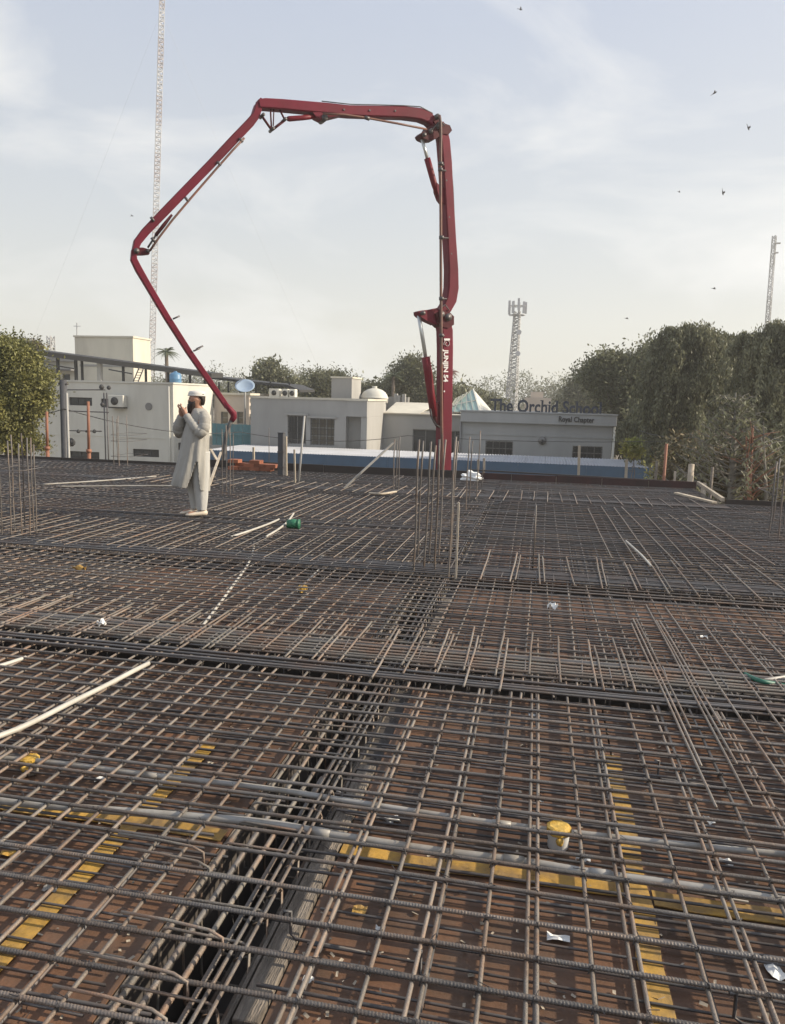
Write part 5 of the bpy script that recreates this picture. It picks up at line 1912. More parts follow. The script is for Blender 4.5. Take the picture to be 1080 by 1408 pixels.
GR = 'trees along the right side'
tree('shade_tree', 'low rounded tree farthest left of the right hand trees, above the end of the lettering', 'tree', 80,
     [(812, 550, 30, 30, 1, 0), (793, 562, 20, 14, .5, 0), (828, 542, 22, 24, .7, 1), (842, 580, 36, 32, 1, 0), (815, 534, 14, 12, .4, 0)],
     M['leaf_grey'], 900, 40, .28, spread=.7, trunk_px=815, group=GR)
tree('shade_tree', 'dark broad tree behind the right corner of the school building', 'tree', 45,
     [(850, 540, 42, 40, 1, 0), (828, 520, 26, 24, .6, 0), (868, 512, 30, 20, .7, 0), (845, 503, 24, 12, .4, 0), (893, 502, 22, 22, .6, 0), (880, 560, 45, 45, 1, 0), (890, 610, 40, 40, .8, 0), (862, 600, 26, 40, .5, 1)],
     M['leaf_dark'], 800, 60, .19, spread=.36, trunk_px=868, group=GR)
tree('weeping_tree', 'tall drooping tree with the high knobbly crown right of the school', 'tree', 33,
     [(945, 470, 34, 26, 1, 0), (920, 474, 13, 18, .35, 0), (952, 452, 24, 11, .45, 0), (930, 455, 14, 8, .2, 0), (915, 510, 28, 28, .9, 0), (960, 510, 40, 34, 1, 0), (905, 560, 34, 38, 1, 0), (975, 478, 22, 28, .6, .8), (905, 482, 18, 24, .5, .4), (990, 475, 18, 20, .4, .8), (985, 530, 26, 34, .7, .8), (950, 575, 44, 44, 1.2, 0), (890, 600, 24, 40, .6, .5), (930, 625, 40, 30, .7, 0)],
     M['leaf_grey'], 620, 80, .16, droop=1.35, spread=.17, trunk_px=932, group=GR, asp=3)
tree('weeping_tree', 'drooping tree behind the top of the bare conifer', 'tree', 36,
     [(1010, 490, 34, 26, 1, 0), (988, 484, 18, 14, .4, 0), (1022, 468, 26, 14, .6, 0), (1038, 488, 24, 34, .8, 0), (1002, 472, 22, 16, .5, 0), (985, 545, 34, 40, 1, 0), (1020, 545, 36, 40, 1, 0), (1000, 610, 44, 40, 1, 0)],
     M['leaf_dark'], 560, 80, .17, droop=1.3, spread=.18, trunk_px=1000, group=GR, asp=3)
tree('weeping_tree', 'tallest drooping tree at the right edge of the photograph', 'tree', 29,
     [(1058, 470, 28, 26, 1, 0), (1040, 462, 16, 14, .4, 0), (1072, 450, 20, 12, .5, 0), (1096, 470, 34, 40, 1, 0), (1065, 520, 42, 34, 1, 0), (1110, 545, 46, 46, 1, 0), (1060, 575, 40, 40, 1, 0), (1085, 625, 46, 40, 1, 0)],
     M['leaf_grey'], 620, 80, .15, droop=1.25, spread=.16, trunk_px=1075, group=GR, asp=3)
tree('shade_tree', 'dark spreading tree low behind the reddish post', 'tree', 40,
     [(925, 600, 50, 44, 1, 0), (980, 600, 55, 50, 1, 0), (1040, 600, 60, 55, 1, 0), (1090, 580, 60, 60, 1, 0), (895, 630, 34, 30, .6, 0)],
     M['leaf_dark'], 800, 55, .2, spread=.4, trunk_px=975, group=GR)
# scrub in front of the right trees
for i, (px, py, rx, ry, Y, lf, lb) in enumerate(((928, 655, 16, 16, 24, 'leaf_olive', 'green scrub left of the stump posts'), (950, 640, 30, 30, 22, 'leaf_dry', 'dry brown scrub around the thick pale stump'),
                                               (1040, 655, 30, 34, 19, 'leaf_dry', 'dry reddish scrub right of the bare conifer'), (1075, 640, 34, 50, 22, 'leaf_dark', 'dark scrub at the right edge behind the column bars'),
                                               (985, 655, 26, 30, 20, 'leaf_dry', 'dry scrub at the foot of the bare conifer'))):
    tree('scrub_bush', lb, 'bush', Y, [(px, py, rx, ry, 1, 0), (px - rx * .5, py + ry * .4, rx * .7, ry * .6, .5, 0), (px + rx * .4, py + ry * .9, rx * .8, ry * .9, .7, 0), (px, py + ry * 2, rx, ry, .5, 0)],
         M[lf], 230, 26, .13, spread=.2, r0=.05, group='scrub below the right trees')
tree('yellow_shrub', 'small shrub with yellow leaves at the right end of the canopy', 'shrub', 29,
     [(870, 614, 7, 6, 1, 0), (867, 621, 6, 5, .6, 0), (874, 624, 5, 5, .6, 0)], M['leaf_yellow'], 40, 12, .13, spread=.1, trunk_px=870, r0=.06)
# bare conifer: a mast-like trunk with whorls of thin bare branches
Yc = 18.5
pb0, pt0 = at(1006, 690, Yc), at(1012, 540, Yc)
cf = thing('bare_conifer', (pb0.x, Yc, GZ), 'bare grey conifer with thin upswept branches in front of the right trees', 'tree')
MB().tube([(pb0.x, Yc, GZ), pb0, pb0.lerp(pt0, .5), pt0], [.13, .10, .06, .012], 9).build('trunk', M['bark_grey'], cf, True)
tl = MB()
PP, DD = [], []
for k in range(22):
    f_ = k / 22
    c = (pb0 - Vector((0, 0, .8))).lerp(pt0, .05 + .93 * f_)
    Lk = (1.75 * (1 - f_) + .22) * random.uniform(.8, 1.15)
    nb = 6
    a0 = random.uniform(0, 1)
    bmb = MB()
    for j in range(nb):
        a = a0 + 2 * pi * j / nb + random.uniform(-.2, .2)
        dx, dy = cos(a) * Lk, sin(a) * Lk
        e = c + Vector((dx, dy, Lk * random.uniform(.28, .5)))
        m_ = c + Vector((dx * .5, dy * .5, Lk * .12))
        bmb.tube([c, m_, e], [.022 * (1.1 - f_ * .6), .015, .005], 5)
        for s in range(7):
            q = m_.lerp(e, s / 7)
            dd = Vector((random.uniform(-1, 1), random.uniform(-1, 1), random.uniform(-.6, .5))) * .16
            bmb.tube([q, q + dd], [.006, .003], 4)
            for _ in range(2):
                PP.append(np.array(q + dd * random.uniform(.2, 1.2)))
                DD.append(np.array([random.uniform(-1, 1), random.uniform(-1, 1), -.8]))
    bmb.build('branch_whorl', M['bark_grey'], cf, True, fix=False)
leaf_obj('needle_spray', np.array(PP), np.array(DD), .16, M['leaf_grey'], cf, 4)
# thin bare saplings
for i, (px, pt, pb_, ln, m_, lb) in enumerate(((1036, 585, 690, -6, 'rust', 'reddish bare sapling just right of the conifer'), (1050, 592, 690, 4, 'bark_grey', 'grey bare sapling second right of the conifer'),
                                             (1026, 600, 690, 4, 'rust', 'reddish thin sapling touching the conifer branches'))):
    a, b = at(px + ln, pb_, 18), at(px, pt, 18)
    t = thing('bare_sapling', (a.x, a.y, GZ), lb, 'sapling', 'bare saplings by the conifer')
    MB().tube([(a.x, a.y, GZ), a, b], [.06, .045, .012], 7).build('trunk', M[m_], t, True)
    bb = MB()
    for k in range(16):
        q = a.lerp(b, random.uniform(-.1, .95))
        e = q + Vector((random.uniform(-.6, .6), random.uniform(-.5, .5), random.uniform(.1, .6)))
        bb.tube([q, q.lerp(e, .5) + Vector((0, 0, .04)), e], [.014, .009, .003], 4)
    bb.build('twigs', M[m_], t, True, fix=False)
# olive tree at the left edge
tree('olive_tree', 'bushy olive green tree at the left edge behind the column bars', 'tree', 17.5,
     [(8, 497, 30, 24, 1, 0), (28, 528, 32, 32, 1.1, 0), (-20, 520, 40, 45, 1, 0), (10, 565, 44, 36, 1.1, 0), (38, 555, 24, 26, .7, 0), (46, 528, 16, 18, .4, 0), (2, 482, 18, 12, .4, 0), (20, 605, 34, 24, .7, 0), (-25, 590, 36, 36, .7, 0)],
     M['leaf_olive'], 1100, 64, .09, spread=.16, trunk_px=5, r0=.16)
# background trees over the roofs
tree('background_tree', 'round dark tree between the dish and the pale block house', 'tree', 62,
     [(437, 533, 24, 18, 1, 0), (420, 540, 18, 14, .6, 0), (460, 527, 20, 12, .6, 1), (440, 555, 30, 20, .7, 0)], M['leaf_dark'], 500, 36, .22, spread=.45, group='trees beyond the roofs')
tree('background_tree', 'thin leafy tree top directly behind the blue dish canopy', 'tree', 58,
     [(371, 514, 10, 14, 1, 0), (362, 522, 8, 10, .5, 0), (384, 524, 10, 10, .5, 0), (400, 532, 10, 9, .4, 0), (375, 545, 26, 16, .8, 0)], M['leaf_grey'], 170, 24, .3, spread=.4, group='trees beyond the roofs')
tree('background_tree', 'rounded dense tree behind the hydraulic cylinder of the boom', 'tree', 60,
     [(562, 510, 16, 16, 1, 0), (555, 525, 20, 16, .8, 0), (575, 525, 20, 20, .8, 0), (560, 545, 34, 14, .9, 0), (598, 548, 26, 14, .6, 0)], M['leaf_dark'], 560, 36, .22, spread=.4, group='trees beyond the roofs')
tree('background_tree', 'low tree mass left of the telecom tower', 'tree', 66,
     [(645, 552, 20, 10, 1, 0), (632, 547, 14, 10, .6, 0), (672, 560, 16, 8, .4, 0)], M['leaf_grey'], 200, 26, .36, spread=.5, group='trees beyond the roofs')
tree('background_tree', 'low hedge like tree behind the white dome', 'tree', 64,
     [(525, 540, 24, 14, 1, 0), (500, 545, 20, 12, .8, 0), (540, 552, 22, 12, .7, 0)], M['leaf_grey'], 200, 26, .34, spread=.45, group='trees beyond the roofs')
tree('background_tree', 'low tree strip between the white roof and the boom tip', 'tree', 75,
     [(255, 546, 16, 10, 1, 0), (300, 548, 18, 8, .8, 0), (218, 542, 14, 10, .8, 0)], M['leaf_grey'], 220, 26, .4, spread=.55, group='trees beyond the roofs')
tree('background_tree', 'grey leafy top beside the small white house', 'tree', 48,
     [(47, 478, 7, 6, 1, 0), (38, 486, 8, 7, .7, 0)], M['leaf_dry'], 60, 16, .22, spread=.25, group='trees beyond the roofs')
wood = bpy.data.objects.new('far_wood', None)
col.objects.link(wood)
OFF['far_wood'] = Vector()
bl = []
for k in range(46):
    az = -.27 + 1.0 * k / 45
    c = np.array((-sin(az) * 165, cos(az) * 165, GZ + 4.0 + random.uniform(-.5, 2.5)))
    bl.append((c, np.array((8, 6, 4.5)), 1))
for k in range(16):                   # the wood goes on behind the trees at the right
    az = -.5 - .62 * k / 15
    c = np.array((-sin(az) * 54, cos(az) * 54, GZ + 3.4 + random.uniform(-.4, 1.4)))
    bl.append((c, np.array((3.2, 3, 4.0)), .9))
P, D = crown(bl, 6000, 24, .9, 0, .8)
bpy.data.objects.remove(wood)
dummy = type('o', (), {'name': 'none'})
me_o = leaf_obj('far_wood', P, D, .45, M['leaf_grey'], MB().box((0, 150, GZ), (.1, .1, .1)).build('wood_floor', M['ground']))
fl = me_o.parent
me_o.parent = None
bpy.data.objects.remove(fl)
tag(me_o, kind='stuff')


def palm(label, Y, px, py_top, R_px, m, nfr=18, tilt=0.0, trunk=True, group='palms beyond the roofs'):
    c = at(px, py_top, Y)
    s = pxm(c)
    t = thing('palm_tree', (c.x, Y, GZ), label, 'palm', group)
    MB().tube([(c.x + .2, Y, GZ), (c.x + .1, Y, (c.z + GZ) / 2), (c.x, Y, c.z)], [.2, .16, .13], 9).build('trunk', M['bark'], t, True)
    for k in range(nfr):
        a = 2 * pi * k / nfr * 2.4 + random.uniform(-.2, .2)
        el = random.uniform(-.15, 1.1)
        Lf = R_px * s * random.uniform(.8, 1.1)
        pts = []
        for j in range(7):
            u = j / 6
            pts.append(Vector((c.x + cos(a) * cos(el) * Lf * u, c.y + sin(a) * cos(el) * Lf * u, c.z + sin(el) * Lf * u - Lf * .55 * u * u)))
        mb = MB()
        mb.tube(pts, [.03, .026, .022, .018, .014, .01, .005], 4)
        for j in range(1, 22):
            u = j / 22 * 6
            i0 = min(int(u), 5)
            q = pts[i0].lerp(pts[i0 + 1], u - i0)
            tg = (pts[i0 + 1] - pts[i0]).normalized()
            sd_ = tg.cross(Vector((0, 0, 1))).normalized()
            ll = Lf * .26 * sin(pi * min(1, j / 22 + .12)) + .05
            for sg in (-1, 1):
                e = q + (sd_ * sg * .8 + tg * .6 - Vector((0, 0, .35))) * ll
                wv = tg * ll * .07
                mb.add([q - wv, q + wv, e], [(0, 1, 2)])
        mb.build('frond', m, t, fix=False)
    return t


palm('palm tree rising above the roof left of the boom tip', 55, 229, 484, 22, M['palm'], 16)
palm('dark palm left of the rounded dense tree', 58, 541, 518, 24, M['palm'], 18)
palm('reddish palm peeking out right of the lower boom arm', 56, 618, 512, 17, M['palm_dry'], 16)

# ------------------------------------------------------------------ masts and towers
def lattice(parent, base, top, w0, w1, nsec, r, mats, sides=3, per=None):
    """tapered lattice: each section is a part of its own"""
    base, top = Vector(base), Vector(top)
    for k in range(nsec):
        a, b = base.lerp(top, k / nsec), base.lerp(top, (k + 1) / nsec)
        wa, wb_ = w0 + (w1 - w0) * k / nsec, w0 + (w1 - w0) * (k + 1) / nsec
        mb = MB()
        def ringp(c, w_):
            return [c + Vector((cos(2 * pi * i / sides + .5), sin(2 * pi * i / sides + .5), 0)) * w_ for i in range(sides)]
        nb = per or 4
        for i in range(sides):
            mb.bar(ringp(a, wa)[i], ringp(b, wb_)[i], r * 1.3)
        for j in range(nb):
            c0_, c1_ = a.lerp(b, j / nb), a.lerp(b, (j + 1) / nb)
            r0_, r1_ = ringp(c0_, wa + (wb_ - wa) * j / nb), ringp(c1_, wa + (wb_ - wa) * (j + 1) / nb)
            for i in range(sides):
                i2 = (i + 1) % sides
                mb.bar(r0_[i], r0_[i2], r)
                mb.bar(r0_[i], r1_[i2], r) if j % 2 else mb.bar(r0_[i2], r1_[i], r)
        mb.build('mast_section', mats[k % len(mats)], parent, fix=False)


Ym = 150.0
b, t_ = at(208.5, 470, Ym), at(223, -30, Ym)
ms = thing('radio_mast', (b.x, Ym, GZ), 'very tall thin guyed lattice mast rising out of the picture at the left', 'mast')
bb = b + (b - t_) * ((b.z - GZ) / (t_.z - b.z))
lattice(ms, bb, t_, .78, .62, 16, .095, [M['mast_pale'], M['mast_red']], 3, 7)
for (f_, gx, gy) in ((.93, 40, 10), (.93, -50, 20)):
    q = bb.lerp(t_, f_)
    MB().tube([q, q.lerp(Vector((bb.x + gx, Ym + gy, GZ)), .5) - Vector((0, 0, .8)), (bb.x + gx, Ym + gy, GZ)], .013, 4).build('guy_wire', M['mast_pale'], ms)
b, t_ = at(1056.5, 440, 140), at(1065.5, 324, 140)
ms = thing('radio_mast', (b.x, 140, GZ), 'thin grey lattice mast above the trees at the right', 'mast')
bb = b + (b - t_) * ((b.z - GZ) / (t_.z - b.z))
lattice(ms, bb, t_, .50, .36, 7, .09, [M['galv'], M['mast_pale']], 3, 6)
q = t_ + Vector((.1, 0, -1.2))
for dz, sx in ((0, .9), (-1.5, .7)):
    MB().tube([q + Vector((0, 0, dz)), q + Vector((sx, 0, dz))], .14, 6).build('antenna', M['galv'], ms)
Yt = 95.0
b, t_ = at(703, 560, Yt), at(711.5, 428, Yt)
tt = thing('telecom_tower', (b.x, Yt, GZ), 'grey lattice telecom tower with a ring of antennas above the lettering', 'tower')
bb = b + (b - t_) * ((b.z - GZ) / (t_.z - b.z))
lattice(tt, bb, t_, .95, .42, 8, .075, [M['galv']], 4, 5)
hd = at(712, 412, Yt)
for zz in (0.15, 1.2):
    rr = .95
    c = t_ + Vector((0, 0, zz - .6))
    P6 = [c + Vector((cos(2 * pi * k / 10), sin(2 * pi * k / 10), 0)) * rr for k in range(11)]
    MB().tube(P6, .05, 5).build('platform_ring', M['galv'], tt)
    for k in range(0, 10, 2):
        MB().bar(c, P6[k], .06).build('platform_arm', M['galv'], tt)
for k in range(9):
    a = 2 * pi * k / 9
    c = t_ + Vector((cos(a) * 1.0, sin(a) * 1.0, random.uniform(.0, .7)))
    MB().bx(c.x - .13, c.x + .13, c.y - .07, c.y + .07, c.z - .5, c.z + .85).build('panel_antenna', M['mast_pale'], tt)
for zz in (-2.5, -5.0):
    c = t_ + Vector((.35, -.4, zz))
    MB().tube([c, c + Vector((0, -.25, 0))], .3, 14).build('drum_antenna', M['mast_pale'], tt)
for (px, py, pyb, Y, lb) in ((106, 444, 468, 45, 'thin whip antenna on the cream stair tower'), (70, 462, 500, 62, 'stubby grey lattice antenna far behind the olive tree')):
    a, b = at(px, pyb, Y), at(px, py, Y)
    t = thing('roof_antenna', (a.x, a.y, GZ if Y > 50 else a.z), lb, 'antenna')
    if Y > 50:
        lattice(t, (a.x, a.y, GZ), b, .4, .3, 3, .05, [M['galv']], 4, 7)
    else:
        MB().tube([a, b], .03, 6).build('rod', M['galv'], t)
        MB().tube([b - Vector((.25, 0, .2)), b + Vector((.25, 0, -.2))], .02, 5).build('cross_rod', M['galv'], t)

# overhead wires
def cable(pts, r, label):
    P = []
    for i in range(len(pts) - 1):
        a, b = Vector(pts[i]), Vector(pts[i + 1])
        for k in range(12):
            u = k / 12
            P.append(a.lerp(b, u) - Vector((0, 0, .25 * 4 * u * (1 - u))))
    P.append(Vector(pts[-1]))
    mb = MB().tube(P, r, 5)
    single(mb, 'overhead_cable', M['frame_dark'], label, 'cable', 'thin cables crossing before the buildings', True)


cable([at(-40, 556, 17.4), at(88, 562, 17.4), at(330, 594, 24), at(560, 599, 27), at(1130, 596, 27)], .011, 'thin dark cable crossing in front of all the buildings')
cable([at(880, 592, 26), at(1035, 586, 18.0), at(1130, 590, 14)], .010, 'thin cable running through the trees at the right')

# ------------------------------------------------------------------ birds
for i, (px, py, Y, sp, rot, lb) in enumerate(((716, 13, 60, .32, .3, 'bird at the top edge of the sky right of the boom'), (983, 128, 55, .36, -.5, 'bird high in the sky at the right, uppermost of the right ones'),
                                            (1029, 176, 52, .34, 1.2, 'bird in the sky at the far right below the uppermost one'), (994, 265, 50, .34, 1.4, 'bird in the sky above the right trees at mid height'),
                                            (982, 397, 55, .28, .2, 'bird just above the knobbly tree crown'), (862, 438, 60, .28, .2, 'bird low in the sky left of the knobbly tree crown'), (182, 297, 60, .26, 0, 'bird in the sky just left of the mast'),
                                            (934, 264, 60, .22, .4, 'tiny bird left of the mid height bird above the right trees'))):
    c = at(px, py, Y)
    t = thing('bird', c, lb, 'bird', 'birds in the sky')
    Rm = Matrix.Rotation(rot, 3, 'Y')
    W = lambda x, y, z: c + Rm @ Vector((x, y, z)) * sp
    MB().tube([W(-.45, 0, 0), W(-.2, 0, .02), W(.1, 0, .02), W(.35, 0, .04), W(.45, 0, .03)], [.02 * sp, .10 * sp, .12 * sp, .08 * sp, .02 * sp], 7).build('body', M['bird'], t, True)
    for s in (-1, 1):
        mb = MB()
        A = [W(.18, 0, .04), W(-.12, 0, .04), W(-.10, s * .5, .26), W(.14, s * .45, .27), W(-.12, s * 1.0, .18)]
        B_ = [p + Vector((0, 0, -.012)) for p in A]
        mb.add(A + B_, [(0, 1, 2, 3), (3, 2, 4), (5, 8, 7, 6), (8, 9, 7), (0, 3, 8, 5), (1, 6, 7, 2), (3, 4, 9, 8), (2, 7, 9, 4)])
        mb.build('wing', M['bird'], t)
    MB().add([W(-.42, -.06, 0), W(-.42, .06, 0), W(-.75, .14, 0), W(-.75, -.14, 0), W(-.42, -.06, -.03), W(-.42, .06, -.03), W(-.75, .14, -.02), W(-.75, -.14, -.02)],
             [(0, 1, 2, 3), (4, 7, 6, 5), (0, 4, 5, 1), (2, 6, 7, 3), (1, 5, 6, 2), (0, 3, 7, 4)]).build('tail', M['bird'], t)

# ------------------------------------------------------------------ the man
foot = onz(271, 707.5, 0.115)
vd = Vector((foot.x, foot.y, 0)).normalized()
lv = Vector((vd.y, -vd.x, 0)) * -1      # image left
fw = (lv * .985 - vd * .17).normalized()          # faces left, a touch toward the camera
lf = Vector((0, 0, 1)).cross(fw)                # his left, toward the camera
Ph = at(278, 536, foot.y)
SC = (Ph.z - foot.z) / 1.63


def pl(f, l, u):
    return foot + (fw * (f - .02) + lf * l + Vector((0, 0, u))) * SC


man = thing('person', foot, 'bearded man in pale long tunic and cap standing on the bars, hands raised', 'person')
sv = {}
SK = []


def V_(key, f, l, u, r, frm=None, r2=None):
    sv[key] = len(SK)
    SK.append((pl(f, l, u), r * SC, (r2 or r) * SC, sv.get(frm)))


V_('pelvis', -.02, 0, .82, .125)
V_('waist', -.01, 0, .98, .115, 'pelvis')
V_('chest', -.02, 0, 1.18, .125, 'waist')
V_('upper', -.035, 0, 1.30, .10, 'chest')
V_('neck', -.02, 0, 1.385, .056, 'upper')
V_('jaw', .012, 0, 1.435, .066, 'neck')
V_('face', .018, 0, 1.49, .082, 'jaw')
V_('brow', .008, 0, 1.55, .088, 'face')
V_('crown', -.004, 0, 1.60, .06, 'brow')
V_('nose', .095, 0, 1.495, .017, 'face')
V_('nose2', .118, 0, 1.485, .012, 'nose')
V_('ear', -.005, .082, 1.50, .014, 'face')
V_('ear_r', -.005, -.082, 1.50, .014, 'face')
# near (left) arm
V_('shL', -.05, .165, 1.305, .062, 'upper')
V_('elL', -.005, .215, 1.085, .05, 'shL')
V_('wrL', .155, .075, 1.31, .031, 'elL')
V_('paL', .185, .055, 1.365, .034, 'wrL')
V_('shR', .0, -.165, 1.305, .062, 'upper')
V_('elR', .20, -.16, 1.09, .05, 'shR')
V_('wrR', .19, -.05, 1.30, .031, 'elR')
V_('paR', .20, -.03, 1.355, .034, 'wrR')
for side, bl_, l0 in (('L', 'paL', .055), ('R', 'paR', -.03)):
    f0, u0 = (.185, 1.365) if side == 'L' else (.20, 1.355)
    for k in range(4):
        dl = (k - 1.5) * .016
        ln = (.85, 1.0, .95, .75)[k]
        V_(f'{side}f{k}a', f0 + .018, l0 + dl * 1.1, u0 + .035, .0095, bl_)
        V_(f'{side}f{k}b', f0 + .018 + .02 * ln, l0 + dl * 1.2 - .008, u0 + .035 + .03 * ln, .0085, f'{side}f{k}a')
        V_(f'{side}f{k}c', f0 + .010 + .012 * ln, l0 + dl * 1.2 - .026, u0 + .035 + .05 * ln, .0075, f'{side}f{k}b')
    V_(f'{side}ta', f0 - .028, l0 + (.012 if side == 'L' else -.012), u0 + .012, .011, bl_)
    V_(f'{side}tb', f0 - .036, l0 + .004, u0 + .045, .009, f'{side}ta')
for side, s, df in (('L', 1, -.01), ('R', -1, .03)):
    V_('hip' + side, -.02, s * .085, .76, .085, 'pelvis')
    V_('kn' + side, df, s * .085, .44, .06, 'hip' + side)
    V_('an' + side, df - .02, s * .085, .085, .04, 'kn' + side)
    V_('he' + side, df - .02, s * .085, .04, .034, 'an' + side)
    V_('ba' + side, df + .10, s * .09, .03, .034, 'he' + side)
    V_('to' + side, df + .165, s * .092, .026, .024, 'ba' + side)
me = bpy.data.meshes.new('body')
me.from_pydata([tuple(v[0] - foot) for v in SK], [(v[3], i) for i, v in enumerate(SK) if v[3] is not None], [])
body = bpy.data.objects.new('body', me)
col.objects.link(body)
body.parent = man
OFF['body'] = foot
md = body.modifiers.new('Skin', 'SKIN')
for i, v in enumerate(SK):
    me.skin_vertices[0].data[i].radius = (v[1], v[2])
me.skin_vertices[0].data[0].use_root = True
ss = body.modifiers.new('Sub', 'SUBSURF')
ss.levels = ss.render_levels = 2
me.materials.append(M['skin'])
dg = bpy.context.evaluated_depsgraph_get()
bme = bpy.data.meshes.new_from_object(body.evaluated_get(dg))
bme.shade_smooth()
if not bme.materials:
    bme.materials.append(M['skin'])
body.modifiers.clear()
body.data = bme


def loft(name, secs, m, n=40, fold=0.0, nf=9, gap=None, parent=man, close=True, thick=0.0, seed=0, tail=0.0):
    """secs: (u, front, back, halfwidth left, cl)  -> ring surface in the man's frame"""
    rr = random.Random(seed)
    ph = [rr.uniform(0, 6.28) for _ in range(4)]
    rings = []
    # resample smoothly
    S = []
    for i in range(len(secs) - 1):
        for k in range(8):
            t = k / 8
            t = t * t * (3 - 2 * t) * .3 + t * .7
            S.append(tuple(a + (b - a) * t for a, b in zip(secs[i], secs[i + 1])))
    S.append(secs[-1])
    umax, umin = secs[0][0], secs[-1][0]
    for (u, fr, bk, hw, cl) in S:
        R = []
        g = (umax - u) / max(1e-6, (umax - umin))
        for k in range(n):
            a = 2 * pi * k / n
            fo = 1 + fold * (.25 + g) * (sin(nf * a + ph[0] + 2.2 * g) * .6 + sin((nf - 4) * a + ph[1] - 3 * g) * .4)
            f = (fr + bk) / 2 + (fr - bk) / 2 * cos(a) * fo
            l = cl + hw * sin(a) * fo
            R.append(pl(f, l, u - tail * g ** 3 * (1 - cos(a)) / 2))
        rings.append(R)
    mb = MB()
    m_ = n
    vs = [p for r in rings for p in r]
    fs = []
    for i in range(len(rings) - 1):
        for k in range(m_):
            if gap and gap(S[i][0], 2 * pi * (k + .5) / n):
                continue
            k2 = (k + 1) % m_
            fs.append((i * m_ + k, i * m_ + k2, (i + 1) * m_ + k2, (i + 1) * m_ + k))
    if close:
        fs.append(tuple(range(m_)))
    mb.add(vs, fs)
    o = mb.build(name, m, parent, True)
    if thick:
        md = o.modifiers.new('Solid', 'SOLIDIFY')
        md.thickness = thick
        md.offset = -1
    return o


def slit(u, a):
    w_ = max(0.0, (.74 - u)) * .9
    for s in (pi / 2, 3 * pi / 2):
        d = abs((a - s + pi) % (2 * pi) - pi)
        if d < w_ + (.05 if u < .74 else 0) and u < .74:
            return True
    return False


loft('tunic', [(1.395, .055, -.085, .075, 0), (1.375, .075, -.115, .115, 0), (1.335, .085, -.13, .19, 0), (1.27, .115, -.145, .195, 0), (1.15, .155, -.148, .185, 0), (1.02, .19, -.145, .20, 0), (.88, .215, -.14, .21, 0),
               (.74, .245, -.145, .215, 0), (.58, .29, -.15, .21, 0), (.47, .325, -.15, .205, 0), (.40, .345, -.15, .20, 0)],
     M['cloth'], 160, .06, 11, slit, thick=.006, seed=3, tail=.085)
def sleeve(keys, rs, name='sleeve'):
    P = [pl(*k) for k in keys]
    Q, Rr = [], []
    for i in range(len(P) - 1):
        for k in range(6):
            t = k / 6
            Q.append(P[i].lerp(P[i + 1], t))
            Rr.append((rs[i] + (rs[i + 1] - rs[i]) * t) * SC * (1 + .07 * sin(i * 9 + k * 2.4) + .04 * sin(k * 5.1 + i)))
    Q.append(P[-1])
    Rr.append(rs[-1] * SC)
    MB().tube(Q, Rr, 16, True).build(name, M['cloth'], man, True)


sleeve([(-.05, .13, 1.325), (-.06, .19, 1.25), (-.045, .22, 1.15), (-.005, .225, 1.085), (.06, .19, 1.15), (.125, .115, 1.255), (.15, .08, 1.30)], [.068, .074, .072, .074, .064, .052, .046])
sleeve([(.0, -.13, 1.325), (.06, -.18, 1.25), (.14, -.19, 1.15), (.205, -.17, 1.085), (.215, -.12, 1.16), (.20, -.07, 1.25), (.19, -.05, 1.29)], [.075, .085, .082, .085, .075, .055, .047])
# trousers
for s, df, nm in ((1, -.015, 'L'), (-1, .03, 'R')):
    loft('trouser_leg', [(.84, .10 + df, -.13 + df, .10, s * .075), (.66, .115 + df, -.12 + df, .098, s * .085), (.44, .105 + df, -.105 + df, .092, s * .085), (.24, .075 + df, -.10 + df, .08, s * .085), (.11, .055 + df, -.085 + df, .066, s * .085), (.075, .05 + df, -.08 + df, .062, s * .085)],
         M['cloth_white'], 28, .05, 6, None, close=True, seed=9 + s)
    # shoes
    sh = []
    for (f, hw, z0, z1) in ((-.085, .022, .012, .055), (-.07, .036, .0, .075), (-.02, .04, -.004, .08), (.04, .042, -.006, .07), (.10, .047, -.006, .052), (.15, .044, -.004, .04), (.185, .026, .002, .03), (.195, .01, .008, .022)):
        R = []
        for k in range(14):
            a = 2 * pi * k / 14
            R.append(pl(f + df, s * .088 + hw * cos(a), (z0 + z1) / 2 + (z1 - z0) / 2 * sin(a)))
        sh.append(R)
    MB().rings(sh).build('shoe', M['shoe'], man, True)
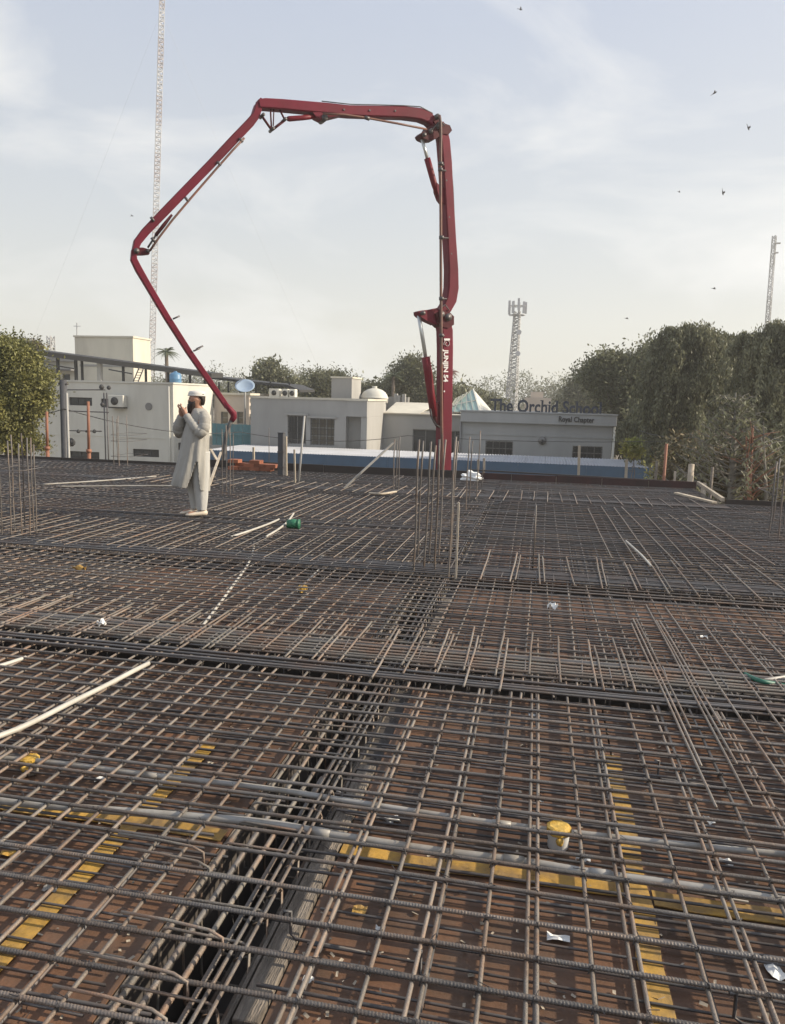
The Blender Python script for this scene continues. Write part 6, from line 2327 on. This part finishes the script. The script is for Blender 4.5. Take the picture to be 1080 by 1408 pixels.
# beard, hair, cap, eye
def blob(name, secs, m, n=20, rough=0.0):
    R_ = []
    for (u, fr, bk, hw) in secs:
        R = []
        for k in range(n):
            a = 2 * pi * k / n
            q = 1 + rough * random.uniform(-1, 1)
            R.append(pl((fr + bk) / 2 + (fr - bk) / 2 * cos(a) * q, hw * sin(a) * q, u + rough * random.uniform(-.02, .02)))
        R_.append(R)
    return MB().rings(R_).build(name, m, man, True)


blob('beard', [(1.487, .075, .0, .081), (1.465, .106, .0, .084), (1.44, .122, .008, .076), (1.41, .126, .02, .066), (1.375, .124, .035, .052), (1.335, .118, .05, .036), (1.305, .10, .07, .012)], M['hair'], 24, .07)
blob('moustache', [(1.480, .112, .06, .04), (1.472, .12, .06, .046), (1.462, .118, .06, .04)], M['hair'], 16, .04)
blob('hair', [(1.575, .035, -.099, .092), (1.54, .03, -.104, .096), (1.50, -.012, -.104, .094), (1.46, -.03, -.096, .082), (1.43, -.04, -.085, .06)], M['hair'], 22, .04)
blob('cap', [(1.552, .112, -.106, .100), (1.575, .112, -.108, .102), (1.592, .106, -.104, .099), (1.608, .095, -.095, .09), (1.617, .06, -.065, .06), (1.62, .01, -.015, .015)], M['cap'], 28)
blob('cap_band', [(1.548, .116, -.110, .103), (1.556, .119, -.113, .106), (1.566, .117, -.112, .105)], M['cap'], 28)
for s in (-1, 1):
    blob_p = pl(.091, s * .033, 1.522)
    MB().rings([[blob_p + Vector((cos(2 * pi * k / 8) * r, sin(2 * pi * k / 8) * r, z)) for k in range(8)] for r, z in ((.003, -.009), (.009, -.004), (.009, .004), (.003, .009))]).build('eye', M['eye'], man, True)

# ------------------------------------------------------------------ air
hz = MB().bx(-130, 62, -4, 178, GZ - 1, 92).build('haze', M['white'])
hz.data.materials.clear()
hm = bpy.data.materials.new('haze_air')
hm.use_nodes = True
hm.node_tree.nodes.clear()
ho = hm.node_tree.nodes.new('ShaderNodeOutputMaterial')
hv = hm.node_tree.nodes.new('ShaderNodeVolumePrincipled')
hv.inputs['Color'].default_value = (.95, .93, .87, 1)
hv.inputs['Density'].default_value = 0.0015
hv.inputs['Anisotropy'].default_value = 0.3
hm.node_tree.links.new(hv.outputs[0], ho.inputs['Volume'])
hz.data.materials.append(hm)
tag(hz, kind='stuff')
